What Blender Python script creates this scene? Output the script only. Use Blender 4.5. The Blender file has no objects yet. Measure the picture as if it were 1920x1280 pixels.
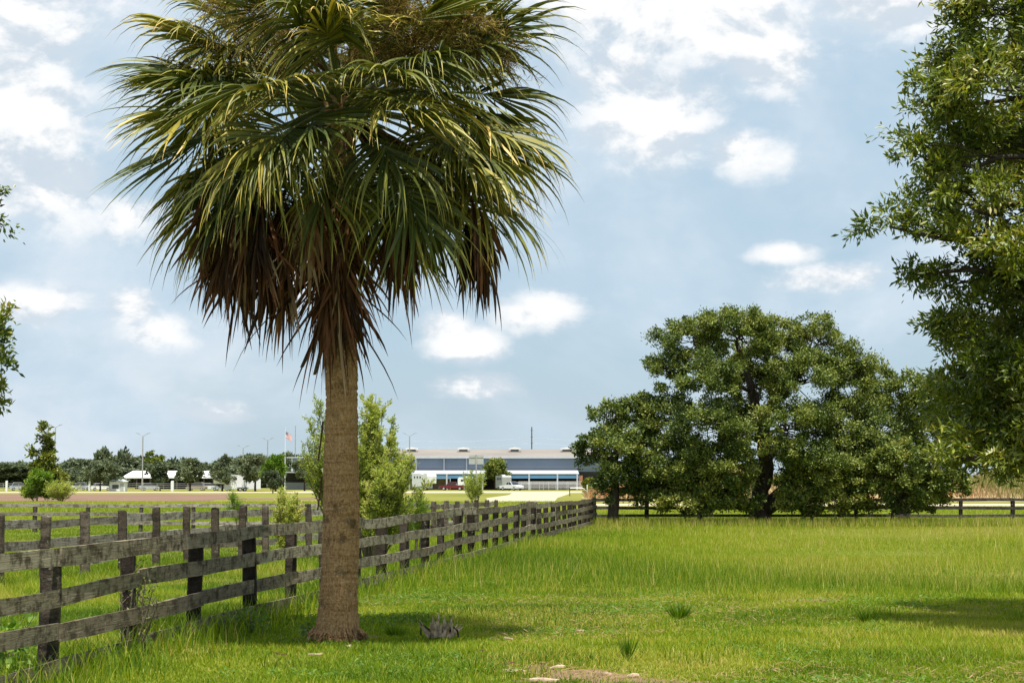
import bpy, math, random
import numpy as np
from mathutils import Vector, Matrix

R = math.radians
random.seed(7)
rng = np.random.default_rng(11)
S = bpy.context.scene
COL = S.collection

# ------------------------------------------------------------------ camera
F = 3700.0                 # focal length in pixels of a 1920 wide frame
EYE = 1.7
PITCH = math.atan(263.0 / F)
cam = bpy.data.cameras.new('camera')
cam.sensor_width = 36.0
cam.lens = F / 1920.0 * 36.0
cam.clip_start = 0.1
cam.clip_end = 6000.0
camo = bpy.data.objects.new('camera', cam)
COL.objects.link(camo)
camo.location = (0, 0, EYE)
camo.rotation_euler = (math.pi / 2 + PITCH, 0, 0)
S.camera = camo

# ------------------------------------------------------------------ sun, sky, exposure
SUN_EL, SUN_AZ = 74.0, 173.0      # azimuth clockwise from +Y; high, behind the viewer
az, el = R(SUN_AZ), R(SUN_EL)
sdir = Vector((math.sin(az) * math.cos(el), math.cos(az) * math.cos(el), math.sin(el)))
sun = bpy.data.lights.new('sun', 'SUN')
sun.energy = 5.0
sun.angle = R(0.6)
sun.color = (1.0, 0.955, 0.88)
suno = bpy.data.objects.new('sun', sun)
COL.objects.link(suno)
suno.rotation_euler = (-sdir).to_track_quat('-Z', 'Y').to_euler()
suno.location = (0, 0, 60)

S.view_settings.view_transform = 'Standard'
S.view_settings.look = 'None'
S.view_settings.gamma = 1.0
S.view_settings.use_curve_mapping = False
S.view_settings.exposure = 0.7
S.render.engine = 'CYCLES'
S.cycles.max_bounces = 6
S.cycles.diffuse_bounces = 3
S.cycles.glossy_bounces = 2
S.cycles.transmission_bounces = 4
S.cycles.transparent_max_bounces = 6
S.cycles.use_denoising = True


class NT:
    """small helper for node trees"""
    def __init__(self, tree):
        self.t = tree
        tree.nodes.clear()

    def n(self, typ, **kw):
        nd = self.t.nodes.new(typ)
        for k, v in kw.items():
            setattr(nd, k, v)
        return nd

    def put(self, sock, v):
        if hasattr(v, 'is_linked') or isinstance(v, bpy.types.NodeSocket):
            self.t.links.new(v, sock)
        else:
            sock.default_value = v

    def m(self, op, a, b=0.0, c=0.0, clamp=False):
        nd = self.n('ShaderNodeMath', operation=op, use_clamp=clamp)
        self.put(nd.inputs[0], a); self.put(nd.inputs[1], b); self.put(nd.inputs[2], c)
        return nd.outputs[0]

    def ramp01(self, v, a, b):
        nd = self.n('ShaderNodeMapRange', interpolation_type='SMOOTHSTEP')
        self.put(nd.inputs[0], v)
        nd.inputs[1].default_value = a; nd.inputs[2].default_value = b
        return nd.outputs[0]

    def mix(self, f, a, b, mode='MIX'):
        nd = self.n('ShaderNodeMix', data_type='RGBA', blend_type=mode)
        self.put(nd.inputs[0], f); self.put(nd.inputs[6], a); self.put(nd.inputs[7], b)
        return nd.outputs[2]

    def noise(self, vec, scale, detail=4.0, rough=0.55, dist=0.0, dims='3D'):
        nd = self.n('ShaderNodeTexNoise', noise_dimensions=dims)
        if vec is not None:
            self.put(nd.inputs['Vector'], vec)
        nd.inputs['Scale'].default_value = scale
        nd.inputs['Detail'].default_value = detail
        nd.inputs['Roughness'].default_value = rough
        nd.inputs['Distortion'].default_value = dist
        return nd.outputs[0]

    def scale(self, vec, s):
        nd = self.n('ShaderNodeVectorMath', operation='MULTIPLY')
        self.put(nd.inputs[0], vec); nd.inputs[1].default_value = s
        return nd.outputs[0]

    def ramp(self, f, stops):
        nd = self.n('ShaderNodeValToRGB')
        self.put(nd.inputs[0], f)
        e = nd.color_ramp.elements
        while len(e) > 1:
            e.remove(e[-1])
        e[0].position = stops[0][0]; e[0].color = (*stops[0][1], 1)
        for p, c in stops[1:]:
            q = e.new(p); q.color = (*c, 1)
        return nd.outputs[0]


world = bpy.data.worlds.new('World')
S.world = world
world.use_nodes = True
w = NT(world.node_tree)
sky = w.n('ShaderNodeTexSky', sky_type='NISHITA', sun_disc=False)
sky.sun_elevation = R(SUN_EL)
sky.sun_rotation = R(SUN_AZ)
sky.air_density = 1.0
sky.dust_density = 2.2
sky.ozone_density = 1.5
tc = w.n('ShaderNodeTexCoord')
sep = w.n('ShaderNodeSeparateXYZ')
w.put(sep.inputs[0], tc.outputs['Generated'])
AZ = w.m('ARCTAN2', sep.outputs[0], sep.outputs[1])
EL = w.m('ARCSINE', sep.outputs[2])
cmb = w.n('ShaderNodeCombineXYZ')
w.put(cmb.inputs[0], AZ); w.put(cmb.inputs[1], w.m('MULTIPLY', EL, 1.5)); cmb.inputs[2].default_value = 3.7
P2 = cmb.outputs[0]
n_edge = w.noise(P2, 17.0, 8.0, 0.58, 0.2)
n_edge2 = w.noise(P2, 60.0, 6.0, 0.6)
shift = w.n('ShaderNodeVectorMath', operation='ADD')
w.put(shift.inputs[0], P2); shift.inputs[1].default_value = (-0.004, 0.014, 0.0)
n_up = w.noise(shift.outputs[0], 17.0, 8.0, 0.58, 0.2)
n_big = w.noise(P2, 6.5, 5.0, 0.55, 0.25)


def blob(a, e, ra, re):
    dx = w.m('DIVIDE', w.m('SUBTRACT', AZ, a), ra)
    dy = w.m('DIVIDE', w.m('SUBTRACT', EL, e), re)
    return w.m('SUBTRACT', 1.0, w.m('SQRT', w.m('ADD', w.m('MULTIPLY', dx, dx), w.m('MULTIPLY', dy, dy))))


def pxdir(px, py):
    u = (px - 960) / F; v = (640 - py) / F
    d = Vector((u, math.cos(PITCH) - v * math.sin(PITCH), math.sin(PITCH) + v * math.cos(PITCH))).normalized()
    return math.atan2(d.x, d.y), math.asin(d.z)


# cumulus heads: direction and angular size of every puff in view
PUFFS = [(0, 60, 250, 200), (50, 200, 160, 170), (-60, 330, 220, 140), (110, 350, 170, 100), (235, 405, 85, 60), (1165, 140, 110, 100),
         (1225, 215, 190, 130), (1390, 285, 100, 60), (1300, 40, 320, 120), (1440, 110, 110, 90), (1680, 0, 240, 110), (1110, 10, 200, 80),
         (1020, 575, 100, 52), (985, 590, 75, 40), (870, 645, 85, 40), (835, 615, 60, 34), (255, 575, 65, 45),
         (40, 570, 130, 45), (1560, 520, 130, 32), (1470, 475, 80, 28), (300, 620, 75, 45),
         (560, 520, 120, 80), (900, 725, 110, 30), (400, 775, 90, 25)]
puff = None
for (x, y, rx, ry) in PUFFS:
    a, e = pxdir(x, y)
    b = blob(a, e, rx / F, ry / F)
    puff = b if puff is None else w.m('SMOOTH_MAX', puff, b, 0.22)
field = w.m('ADD', puff, w.m('ADD', w.m('MULTIPLY', w.m('SUBTRACT', n_edge, 0.5), 1.55),
                             w.m('MULTIPLY', w.m('SUBTRACT', n_edge2, 0.5), 0.8)))
# the rest of the sky carries the same broken cumulus from noise alone
n_all = w.noise(tc.outputs['Generated'], 5.0, 8.0, 0.58)
inview = w.m('MULTIPLY', w.ramp01(w.m('ABSOLUTE', AZ), 0.34, 0.5), 1.0)
hi = w.ramp01(EL, 0.3, 0.42)
away = w.m('MAXIMUM', inview, hi)
dens_puff = w.m('MULTIPLY', w.ramp01(field, -0.10, 0.72), w.m('SUBTRACT', 1.0, away))
dens_all = w.m('MULTIPLY', w.ramp01(n_all, 0.5, 0.66), away)
dens = w.m('MAXIMUM', dens_puff, dens_all)
# soft high veil over everything
veil = w.m('MULTIPLY', w.ramp01(n_big, 0.36, 0.64), 0.85)
low = w.ramp01(EL, 0.10, 0.0)
blue = w.mix(0.80, sky.outputs[0], w.mix(low, (4.5, 6.1, 7.4, 1), (5.2, 6.55, 7.4, 1)))
# pale band near the horizon
veil_col = w.mix(w.ramp01(n_edge, 0.3, 0.7), (5.3, 6.5, 7.6, 1), (6.9, 7.6, 8.3, 1))
c1 = w.mix(veil, blue, veil_col)
relief = w.m('MULTIPLY', w.m('SUBTRACT', n_edge, n_up), 4.6)
lit = w.ramp01(w.m('ADD', w.m('ADD', relief, w.m('MULTIPLY', field, 0.30)), w.m('MULTIPLY', n_edge2, 0.35)), -0.05, 0.62)
ccol = w.mix(lit, (5.9, 6.6, 7.3, 1), (9.3, 9.25, 9.2, 1))
c2 = w.mix(w.m('MULTIPLY', dens, 0.9), c1, ccol)
bg = w.n('ShaderNodeBackground')
w.put(bg.inputs[0], c2)
bg.inputs[1].default_value = 0.07
wo = w.n('ShaderNodeOutputWorld')
w.t.links.new(bg.outputs[0], wo.inputs[0])


# ------------------------------------------------------------------ geometry helpers
def W(px, py, d):
    """point at pixel (px, py) of the photograph, d metres ahead of the viewer"""
    u = (px - 960) / F; v = (640 - py) / F
    k = d / (math.cos(PITCH) - v * math.sin(PITCH))
    return Vector((u * k, d, EYE + k * (math.sin(PITCH) + v * math.cos(PITCH))))


def X(px, d):
    return (px - 960) / F * d


def sstep(a, b, x):
    t = np.clip((x - a) / (b - a), 0, 1)
    return t * t * (3 - 2 * t)


def wav(x, y, s, seed):
    r = np.random.default_rng(seed)
    o = 0
    for k in range(6):
        a = r.uniform(0, 6.283); f = s * r.uniform(0.6, 1.7); p = r.uniform(0, 6.283)
        o = o + np.sin((x * math.cos(a) + y * math.sin(a)) * f + p)
    return o / 3.0      # roughly -1..1


def gz(x, y):
    """ground height"""
    x = np.asarray(x, float); y = np.asarray(y, float)
    fade = 1 - sstep(60, 95, y)
    return -0.15 * sstep(20, 88, y) + 0.02 * wav(x, y, 0.7, 5) * fade


def g(x, y):
    return float(gz(x, y))


def link(o, parent=None):
    COL.objects.link(o)
    if parent is not None:
        o.parent = parent
    return o


def mesh_np(name, V, loops, counts, mat, parent=None, smooth=False, tint=None):
    """V (n,3); loops flat vertex indices; counts per-face corner count"""
    me = bpy.data.meshes.new(name)
    V = np.asarray(V, np.float32); loops = np.asarray(loops, np.int32); counts = np.asarray(counts, np.int32)
    me.vertices.add(len(V)); me.vertices.foreach_set('co', V.ravel())
    me.loops.add(len(loops)); me.loops.foreach_set('vertex_index', loops)
    me.polygons.add(len(counts))
    st = np.zeros(len(counts), np.int32); st[1:] = np.cumsum(counts)[:-1]
    me.polygons.foreach_set('loop_start', st)
    if smooth:
        me.polygons.foreach_set('use_smooth', np.ones(len(counts), bool))
    if tint is not None:
        at = me.attributes.new('tint', 'FLOAT', 'POINT')
        at.data.foreach_set('value', np.asarray(tint, np.float32))
    me.update(calc_edges=True)
    me.materials.append(mat)
    o = bpy.data.objects.new(name, me)
    return link(o, parent)


class MB:
    """collects shapes of one mesh"""
    def __init__(self):
        self.v = []; self.f = []

    def add(self, vs, fs):
        k = len(self.v)
        self.v += [tuple(p) for p in vs]
        self.f += [tuple(i + k for i in q) for q in fs]

    def box(self, x0, x1, y0, y1, z0, z1):
        self.add([(x0, y0, z0), (x1, y0, z0), (x1, y1, z0), (x0, y1, z0), (x0, y0, z1), (x1, y0, z1), (x1, y1, z1), (x0, y1, z1)],
                 [(0, 3, 2, 1), (4, 5, 6, 7), (0, 1, 5, 4), (1, 2, 6, 5), (2, 3, 7, 6), (3, 0, 4, 7)])

    def tube(self, pts, rad, n=8, cap=True):
        pts = [Vector(p) for p in pts]
        rings = []
        up = Vector((0.31, 0.17, 0.93))
        k0 = len(self.v)
        for i, p in enumerate(pts):
            t = (pts[min(i + 1, len(pts) - 1)] - pts[max(i - 1, 0)])
            if t.length < 1e-9:
                t = Vector((0, 0, 1))
            t.normalize()
            a = t.cross(up)
            if a.length < 0.05:
                a = t.cross(Vector((1, 0, 0)))
            a.normalize(); b = t.cross(a)
            r = rad[i] if hasattr(rad, '__len__') else rad
            for j in range(n):
                th = 6.28318 * j / n
                self.v.append(tuple(p + a * (r * math.cos(th)) + b * (r * math.sin(th))))
        for i in range(len(pts) - 1):
            for j in range(n):
                q = (j + 1) % n
                self.f.append((k0 + i * n + j, k0 + i * n + q, k0 + (i + 1) * n + q, k0 + (i + 1) * n + j))
        if cap:
            self.f.append(tuple(k0 + j for j in range(n))[::-1])
            self.f.append(tuple(k0 + (len(pts) - 1) * n + j for j in range(n)))

    def prism(self, prof, y0, y1, axis='y'):
        """profile of (a, z) points extruded along y (or x)"""
        n = len(prof)
        if axis == 'y':
            vs = [(a, y0, z) for a, z in prof] + [(a, y1, z) for a, z in prof]
        else:
            vs = [(y0, a, z) for a, z in prof] + [(y1, a, z) for a, z in prof]
        fs = [(i, (i + 1) % n, n + (i + 1) % n, n + i) for i in range(n)]
        fs += [tuple(range(n))[::-1], tuple(range(n, 2 * n))]
        self.add(vs, fs)

    def build(self, name, mat, parent=None, smooth=False, recalc=True):
        me = bpy.data.meshes.new(name)
        me.from_pydata(self.v, [], self.f)
        if recalc:
            import bmesh
            bm = bmesh.new(); bm.from_mesh(me)
            bmesh.ops.recalc_face_normals(bm, faces=bm.faces)
            bm.to_mesh(me); bm.free()
        if smooth:
            me.polygons.foreach_set('use_smooth', [True] * len(me.polygons))
        me.materials.append(mat)
        return link(bpy.data.objects.new(name, me), parent)


def tag(o, label=None, cat=None, group=None, kind=None):
    if label: o['label'] = label
    if cat: o['category'] = cat
    if group: o['group'] = group
    if kind: o['kind'] = kind
    return o


def empty(name, loc, label, cat, group=None, rz=0.0):
    o = bpy.data.objects.new(name, None)
    o.empty_display_size = 0.2
    COL.objects.link(o)
    o.location = loc; o.rotation_euler = (0, 0, rz)
    return tag(o, label, cat, group)


# ------------------------------------------------------------------ materials
def new_mat(name):
    m = bpy.data.materials.new(name)
    m.use_nodes = True
    return m, NT(m.node_tree)


def finish(t, col, rough=0.7, spec=0.3, bump=None, bstr=0.3, bdist=0.02, metal=0.0):
    p = t.n('ShaderNodeBsdfPrincipled')
    t.put(p.inputs['Base Color'], col)
    t.put(p.inputs['Roughness'], rough)
    p.inputs['Specular IOR Level'].default_value = spec
    p.inputs['Metallic'].default_value = metal
    if bump is not None:
        b = t.n('ShaderNodeBump')
        b.inputs['Strength'].default_value = bstr
        b.inputs['Distance'].default_value = bdist
        t.put(b.inputs['Height'], bump)
        t.t.links.new(b.outputs[0], p.inputs['Normal'])
    o = t.n('ShaderNodeOutputMaterial')
    t.t.links.new(p.outputs[0], o.inputs[0])
    return p, o


def plain(name, c, rough=0.6, spec=0.3, var=0.12, scale=2.0, metal=0.0):
    m, t = new_mat(name)
    tcn = t.n('ShaderNodeTexCoord')
    nz = t.noise(tcn.outputs['Object'], scale, 5.0)
    dark = tuple(v * (1 - 2 * var) for v in c); lite = tuple(min(1, v * (1 + var)) for v in c)
    finish(t, t.ramp(nz, [(0.3, dark), (0.7, lite)]), rough, spec, metal=metal)
    return m


def leafmat(name, stops, transl=0.35, rough=0.5, spec=0.35, tl=1.3):
    """foliage: colour by per-leaf tint, partly translucent"""
    m, t = new_mat(name)
    at = t.n('ShaderNodeAttribute', attribute_name='tint')
    col = t.ramp(at.outputs['Fac'], stops)
    p, o = finish(t, col, rough, spec)
    tr = t.n('ShaderNodeBsdfTranslucent')
    hs = t.n('ShaderNodeHueSaturation')
    hs.inputs['Saturation'].default_value = 1.1; hs.inputs['Value'].default_value = tl
    hs.inputs['Hue'].default_value = 0.49
    t.put(hs.inputs['Color'], col)
    t.t.links.new(hs.outputs[0], tr.inputs[0])
    mx = t.n('ShaderNodeMixShader')
    mx.inputs[0].default_value = transl
    t.t.links.new(p.outputs[0], mx.inputs[1]); t.t.links.new(tr.outputs[0], mx.inputs[2])
    t.t.links.new(mx.outputs[0], o.inputs[0])
    return m


M_grass = leafmat('grass_blade', [(0.0, (0.060, 0.130, 0.012)), (0.35, (0.160, 0.255, 0.016)), (0.7, (0.30, 0.36, 0.026)),
                                  (0.9, (0.41, 0.40, 0.06)), (1.0, (0.52, 0.43, 0.15))], 0.48, 0.55, 0.25, 1.3)
M_oak = leafmat('oak_leaf', [(0.0, (0.030, 0.052, 0.010)), (0.5, (0.106, 0.150, 0.026)), (0.85, (0.24, 0.28, 0.05)),
                             (1.0, (0.30, 0.27, 0.06))], 0.2, 0.48, 0.35)
M_laurel = leafmat('laurel_leaf', [(0.0, (0.036, 0.060, 0.009)), (0.5, (0.115, 0.160, 0.018)), (0.85, (0.24, 0.27, 0.034)),
                                   (1.0, (0.32, 0.28, 0.05))], 0.3, 0.40, 0.5)
M_wisp = leafmat('shrub_leaf', [(0.0, (0.12, 0.17, 0.03)), (0.5, (0.29, 0.36, 0.065)), (0.85, (0.40, 0.44, 0.10)),
                                (1.0, (0.50, 0.46, 0.15))], 0.45, 0.55, 0.3)
M_bright = leafmat('bright_leaf', [(0.0, (0.07, 0.14, 0.015)), (0.5, (0.12, 0.22, 0.025)), (1.0, (0.24, 0.33, 0.04))], 0.35, 0.5, 0.3)
M_far = leafmat('far_leaf', [(0.0, (0.075, 0.098, 0.055)), (0.5, (0.12, 0.15, 0.075)), (1.0, (0.18, 0.20, 0.09))], 0.2, 0.6, 0.3)  # lightened leaf colour stands in for distance haze
M_weed = leafmat('dry_weed', [(0.0, (0.12, 0.15, 0.03)), (0.3, (0.24, 0.22, 0.07)), (0.5, (0.36, 0.26, 0.14)), (0.8, (0.44, 0.28, 0.15)),
                              (0.92, (0.50, 0.19, 0.05)), (1.0, (0.60, 0.15, 0.03))], 0.25, 0.8, 0.1)
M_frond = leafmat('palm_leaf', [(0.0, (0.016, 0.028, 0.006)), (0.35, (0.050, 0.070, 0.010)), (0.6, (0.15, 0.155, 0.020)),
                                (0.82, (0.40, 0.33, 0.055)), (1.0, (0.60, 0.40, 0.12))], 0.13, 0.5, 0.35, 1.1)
M_dead = leafmat('dead_palm_leaf', [(0.0, (0.030, 0.016, 0.009)), (0.45, (0.095, 0.045, 0.020)), (0.7, (0.22, 0.085, 0.035)), (0.85, (0.27, 0.17, 0.095)),
                                    (1.0, (0.46, 0.34, 0.22))], 0.18, 0.65, 0.2, 1.3)
M_flower = leafmat('palm_flower', [(0.0, (0.12, 0.08, 0.02)), (0.5, (0.26, 0.19, 0.04)), (1.0, (0.36, 0.30, 0.08))], 0.25, 0.7, 0.1)


def bark(name, a, b, scale=6.0):
    m, t = new_mat(name)
    tcn = t.n('ShaderNodeTexCoord')
    v = t.scale(tcn.outputs['Object'], (1, 1, 0.25))
    nz = t.noise(v, scale, 8.0, 0.65)
    finish(t, t.ramp(nz, [(0.3, a), (0.7, b)]), 0.9, 0.1, nz, 0.8, 0.04)
    return m


M_bark = bark('oak_bark', (0.035, 0.026, 0.02), (0.12, 0.095, 0.075))
M_stem = bark('shrub_stem', (0.09, 0.07, 0.045), (0.26, 0.21, 0.15), 20)

# palm trunk: grey-brown fibre with leaf-scar rings
m, t = new_mat('palm_trunk'); M_trunk = m
tcn = t.n('ShaderNodeTexCoord')
o3 = tcn.outputs['Object']
wob = t.noise(o3, 3.0, 3.0, 0.5)
wv = t.n('ShaderNodeVectorMath', operation='ADD')
t.put(wv.inputs[0], o3)
cw = t.n('ShaderNodeCombineXYZ'); t.put(cw.inputs[2], t.m('MULTIPLY', t.m('SUBTRACT', wob, 0.5), 0.10)); t.put(wv.inputs[1], cw.outputs[0])
ring = t.noise(t.scale(wv.outputs[0], (0.9, 0.9, 19)), 1.0, 3.0, 0.6)
fib = t.noise(t.scale(o3, (46, 46, 11)), 1.3, 5.0, 0.7)
fine = t.noise(o3, 42, 4.0, 0.65)
blot = t.noise(o3, 4.5, 6.0, 0.62)
mixv = t.m('ADD', t.m('MULTIPLY', fib, 0.42), t.m('ADD', t.m('MULTIPLY', ring, 0.26), t.m('MULTIPLY', fine, 0.32)))
col = t.ramp(mixv, [(0.36, (0.15, 0.078, 0.032)), (0.47, (0.38, 0.215, 0.10)), (0.56, (0.55, 0.335, 0.17)), (0.68, (0.68, 0.48, 0.28))])
col = t.mix(t.m('MULTIPLY', t.ramp01(ring, 0.60, 0.68), 0.55), col, (0.09, 0.05, 0.024, 1))
col = t.mix(t.m('MULTIPLY', t.ramp01(blot, 0.54, 0.68), 0.8), col, (0.085, 0.05, 0.026, 1))
lich2 = t.noise(o3, 9.0, 6.0, 0.7)
col = t.mix(t.m('MULTIPLY', t.ramp01(lich2, 0.60, 0.72), 0.5), col, (0.60, 0.50, 0.36, 1))
finish(t, col, 0.92, 0.12, t.m('ADD', fib, t.m('ADD', ring, fine)), 0.9, 0.03)

# weathered boards
def wood(name, dark, mid, lite, stain):
    m, t = new_mat(name)
    tcn = t.n('ShaderNodeTexCoord'); oi = t.n('ShaderNodeObjectInfo')
    off = t.n('ShaderNodeVectorMath', operation='ADD')
    t.put(off.inputs[0], tcn.outputs['Object'])
    cb = t.n('ShaderNodeCombineXYZ')
    for i, k in enumerate((37.0, 61.0, 23.0)):
        t.put(cb.inputs[i], t.m('MULTIPLY', oi.outputs['Random'], k))
    t.put(off.inputs[1], cb.outputs[0])
    v = off.outputs[0]
    grain = t.noise(t.scale(v, (1.3, 20, 40)), 1.6, 7.0, 0.65, 0.5)
    blot = t.noise(t.scale(v, (3.0, 1, 7)), 1.3, 6.0, 0.7)
    lich = t.noise(t.scale(v, (16, 10, 16)), 1.0, 4.0, 0.6)
    drip = t.noise(t.scale(v, (9, 6, 5.0)), 1.3, 7.0, 0.72)
    c = t.ramp(t.m('ADD', t.m('MULTIPLY', grain, 0.65), t.m('MULTIPLY', oi.outputs['Random'], 0.25)),
               [(0.22, dark), (0.45, mid), (0.72, lite)])
    c = t.mix(t.m('MULTIPLY', t.ramp01(t.m('ADD', t.m('MULTIPLY', blot, 0.6), t.m('MULTIPLY', drip, 0.45)), 0.47, 0.62), 0.85), c, (*stain, 1))
    c = t.mix(t.m('MULTIPLY', t.ramp01(lich, 0.62, 0.74), 0.55), c, (0.36, 0.35, 0.27, 1))
    finish(t, c, 0.92, 0.12, t.m('ADD', grain, t.m('MULTIPLY', blot, 0.5)), 0.7, 0.012)
    return m


M_board = wood('weathered_board', (0.12, 0.093, 0.058), (0.27, 0.225, 0.155), (0.46, 0.40, 0.30), (0.045, 0.032, 0.02))
M_board2 = wood('silver_board', (0.15, 0.128, 0.10), (0.31, 0.275, 0.23), (0.46, 0.42, 0.36), (0.08, 0.062, 0.048))
M_post = wood('tarred_post', (0.016, 0.012, 0.010), (0.045, 0.034, 0.026), (0.13, 0.105, 0.08), (0.012, 0.009, 0.008))
M_post2 = wood('weathered_post', (0.04, 0.032, 0.024), (0.11, 0.088, 0.065), (0.22, 0.185, 0.145), (0.03, 0.023, 0.018))
M_shadeboard = wood('shaded_board', (0.03, 0.025, 0.023), (0.075, 0.066, 0.06), (0.17, 0.155, 0.145), (0.03, 0.024, 0.022))  # back fence boards, the oak's shade put into their colour

# ground: thatch and short turf
m, t = new_mat('turf'); M_turf = m
geo = t.n('ShaderNodeNewGeometry')
pos = geo.outputs['Position']
sp = t.n('ShaderNodeSeparateXYZ'); t.put(sp.inputs[0], pos)
n1 = t.noise(pos, 0.35, 5.0, 0.6)
n2 = t.noise(pos, 9.0, 5.0, 0.65)
n3 = t.noise(t.scale(pos, (0.05, 0.02, 1)), 1.0, 5.0, 0.6)
base = t.ramp(n2, [(0.3, (0.06, 0.08, 0.012)), (0.5, (0.12, 0.145, 0.016)), (0.72, (0.20, 0.195, 0.03))])
base = t.mix(t.m('MULTIPLY', t.ramp01(n1, 0.5, 0.7), 0.45), base, (0.17, 0.145, 0.06, 1))
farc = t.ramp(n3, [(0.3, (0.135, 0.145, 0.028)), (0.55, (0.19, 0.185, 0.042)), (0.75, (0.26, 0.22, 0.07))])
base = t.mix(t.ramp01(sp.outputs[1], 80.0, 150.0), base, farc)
finish(t, base, 0.95, 0.05, n2, 0.6, 0.03)


def soil(name, a, b, scale):
    m, t = new_mat(name)
    geo = t.n('ShaderNodeNewGeometry')
    n = t.noise(geo.outputs['Position'], scale, 6.0, 0.65)
    finish(t, t.ramp(n, [(0.3, a), (0.7, b)]), 0.95, 0.05, n, 0.5, 0.02)
    return m


M_dirt = soil('bare_dirt', (0.12, 0.08, 0.045), (0.235, 0.16, 0.10), 7.0)
M_field = soil('tilled_dirt', (0.145, 0.088, 0.062), (0.215, 0.14, 0.10), 0.12)
M_sand = soil('sand_road', (0.36, 0.30, 0.20), (0.47, 0.40, 0.28), 0.3)

M_white = plain('white_paint', (0.78, 0.78, 0.77), 0.45, 0.4, 0.05)
M_trim = plain('trim_grey', (0.46, 0.48, 0.50), 0.5, 0.3, 0.05)
M_whiteroof = plain('white_roof', (0.40, 0.415, 0.43), 0.5, 0.3, 0.04)
M_roof = plain('pale_roof', (0.225, 0.195, 0.165), 0.55, 0.3, 0.08, 0.1)
M_bluewall = plain('blue_grey_cladding', (0.19, 0.245, 0.33), 0.6, 0.3, 0.06, 0.2)
M_blue = plain('blue_fascia', (0.10, 0.24, 0.40), 0.5, 0.4, 0.08, 0.3)
M_inner = plain('dark_interior', (0.06, 0.056, 0.052), 0.9, 0.1)  # dark colour stands for the shade inside open bays
M_tan = plain('tan_block', (0.33, 0.27, 0.20), 0.85, 0.15, 0.1, 0.5)
M_steel = plain('galvanised_steel', (0.42, 0.43, 0.44), 0.4, 0.5, 0.1, 1.0)
M_vent = plain('vent_metal', (0.20, 0.19, 0.18), 0.6, 0.3)
M_maroon = plain('maroon_paint', (0.14, 0.012, 0.02), 0.25, 0.6, 0.05)
M_carwhite = plain('white_car_paint', (0.80, 0.80, 0.82), 0.25, 0.6, 0.03)
M_silver = plain('silver_car_paint', (0.40, 0.43, 0.46), 0.3, 0.6, 0.04)
M_glass = plain('dark_glass', (0.02, 0.025, 0.03), 0.08, 0.8, 0.05)
M_tyre = plain('tyre_rubber', (0.018, 0.018, 0.018), 0.85, 0.2)
M_greybox = plain('grey_trailer', (0.33, 0.34, 0.33), 0.5, 0.4, 0.06)
M_pole = plain('pole_grey', (0.34, 0.34, 0.33), 0.6, 0.3)
M_polewood = plain('pole_wood', (0.13, 0.11, 0.095), 0.9, 0.1)
M_sign = plain('sign_back', (0.36, 0.39, 0.37), 0.6, 0.3, 0.05)
M_brick = plain('brick_red', (0.34, 0.16, 0.10), 0.85, 0.15, 0.15, 2)
M_chip = plain('bark_chip', (0.44, 0.33, 0.23), 0.9, 0.1, 0.25, 30)
M_wire = plain('wire', (0.55, 0.56, 0.57), 0.5, 0.4)
M_berm = soil('berm_soil', (0.26, 0.20, 0.10), (0.36, 0.27, 0.14), 0.4)

# flag: thirteen stripes and a canton of stars
m, t = new_mat('flag_cloth'); M_flag = m
uvn = t.n('ShaderNodeTexCoord'); s3 = t.n('ShaderNodeSeparateXYZ'); t.put(s3.inputs[0], uvn.outputs['UV'])
U, Vv = s3.outputs[0], s3.outputs[1]
st = t.m('MODULO', t.m('FLOOR', t.m('MULTIPLY', Vv, 12.999)), 2.0)
stripe = t.mix(st, (0.55, 0.035, 0.05, 1), (0.8, 0.8, 0.8, 1))
canton = t.m('MULTIPLY', t.m('LESS_THAN', U, 0.4), t.m('GREATER_THAN', Vv, 0.4615))
sx = t.m('SUBTRACT', t.m('FRACT', t.m('MULTIPLY', U, 15.0)), 0.5); sy = t.m('SUBTRACT', t.m('FRACT', t.m('MULTIPLY', Vv, 13.0)), 0.5)
star = t.m('LESS_THAN', t.m('ADD', t.m('MULTIPLY', sx, sx), t.m('MULTIPLY', sy, sy)), 0.08)
cc = t.mix(star, (0.02, 0.03, 0.12, 1), (0.8, 0.8, 0.8, 1))
finish(t, t.mix(canton, stripe, cc), 0.8, 0.1)

# ------------------------------------------------------------------ setting: ground, dirt, roads
ys = np.concatenate([np.arange(-12, 95, 0.8), np.geomspace(95, 5000, 40)[1:]])
xs0 = np.concatenate([-np.geomspace(30, 4000, 26)[::-1], np.arange(-29, 30, 0.8), np.geomspace(30, 4000, 26)])
GX, GY = np.meshgrid(xs0, ys)
GZ = gz(GX, GY)
nx, ny = len(xs0), len(ys)
V = np.stack([GX, GY, GZ], -1).reshape(-1, 3)
ii, jj = np.meshgrid(np.arange(nx - 1), np.arange(ny - 1))
q = (jj * nx + ii).ravel()
loops = np.stack([q, q + 1, q + nx + 1, q + nx], -1).ravel()
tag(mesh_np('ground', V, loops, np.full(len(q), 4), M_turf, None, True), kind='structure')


def sheet(name, pts, mat, lift):
    """flat irregular patch laid on level far ground"""
    me = bpy.data.meshes.new(name)
    me.from_pydata([(x, y, -0.15 + lift) for x, y in pts], [], [tuple(range(len(pts)))])
    me.materials.append(mat)
    return tag(link(bpy.data.objects.new(name, me)), kind='structure')


def rough_line(x0, x1, y, n, amp, seed):
    r = random.Random(seed)
    return [(x0 + (x1 - x0) * i / n, y + r.uniform(-amp, amp)) for i in range(n + 1)]


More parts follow.
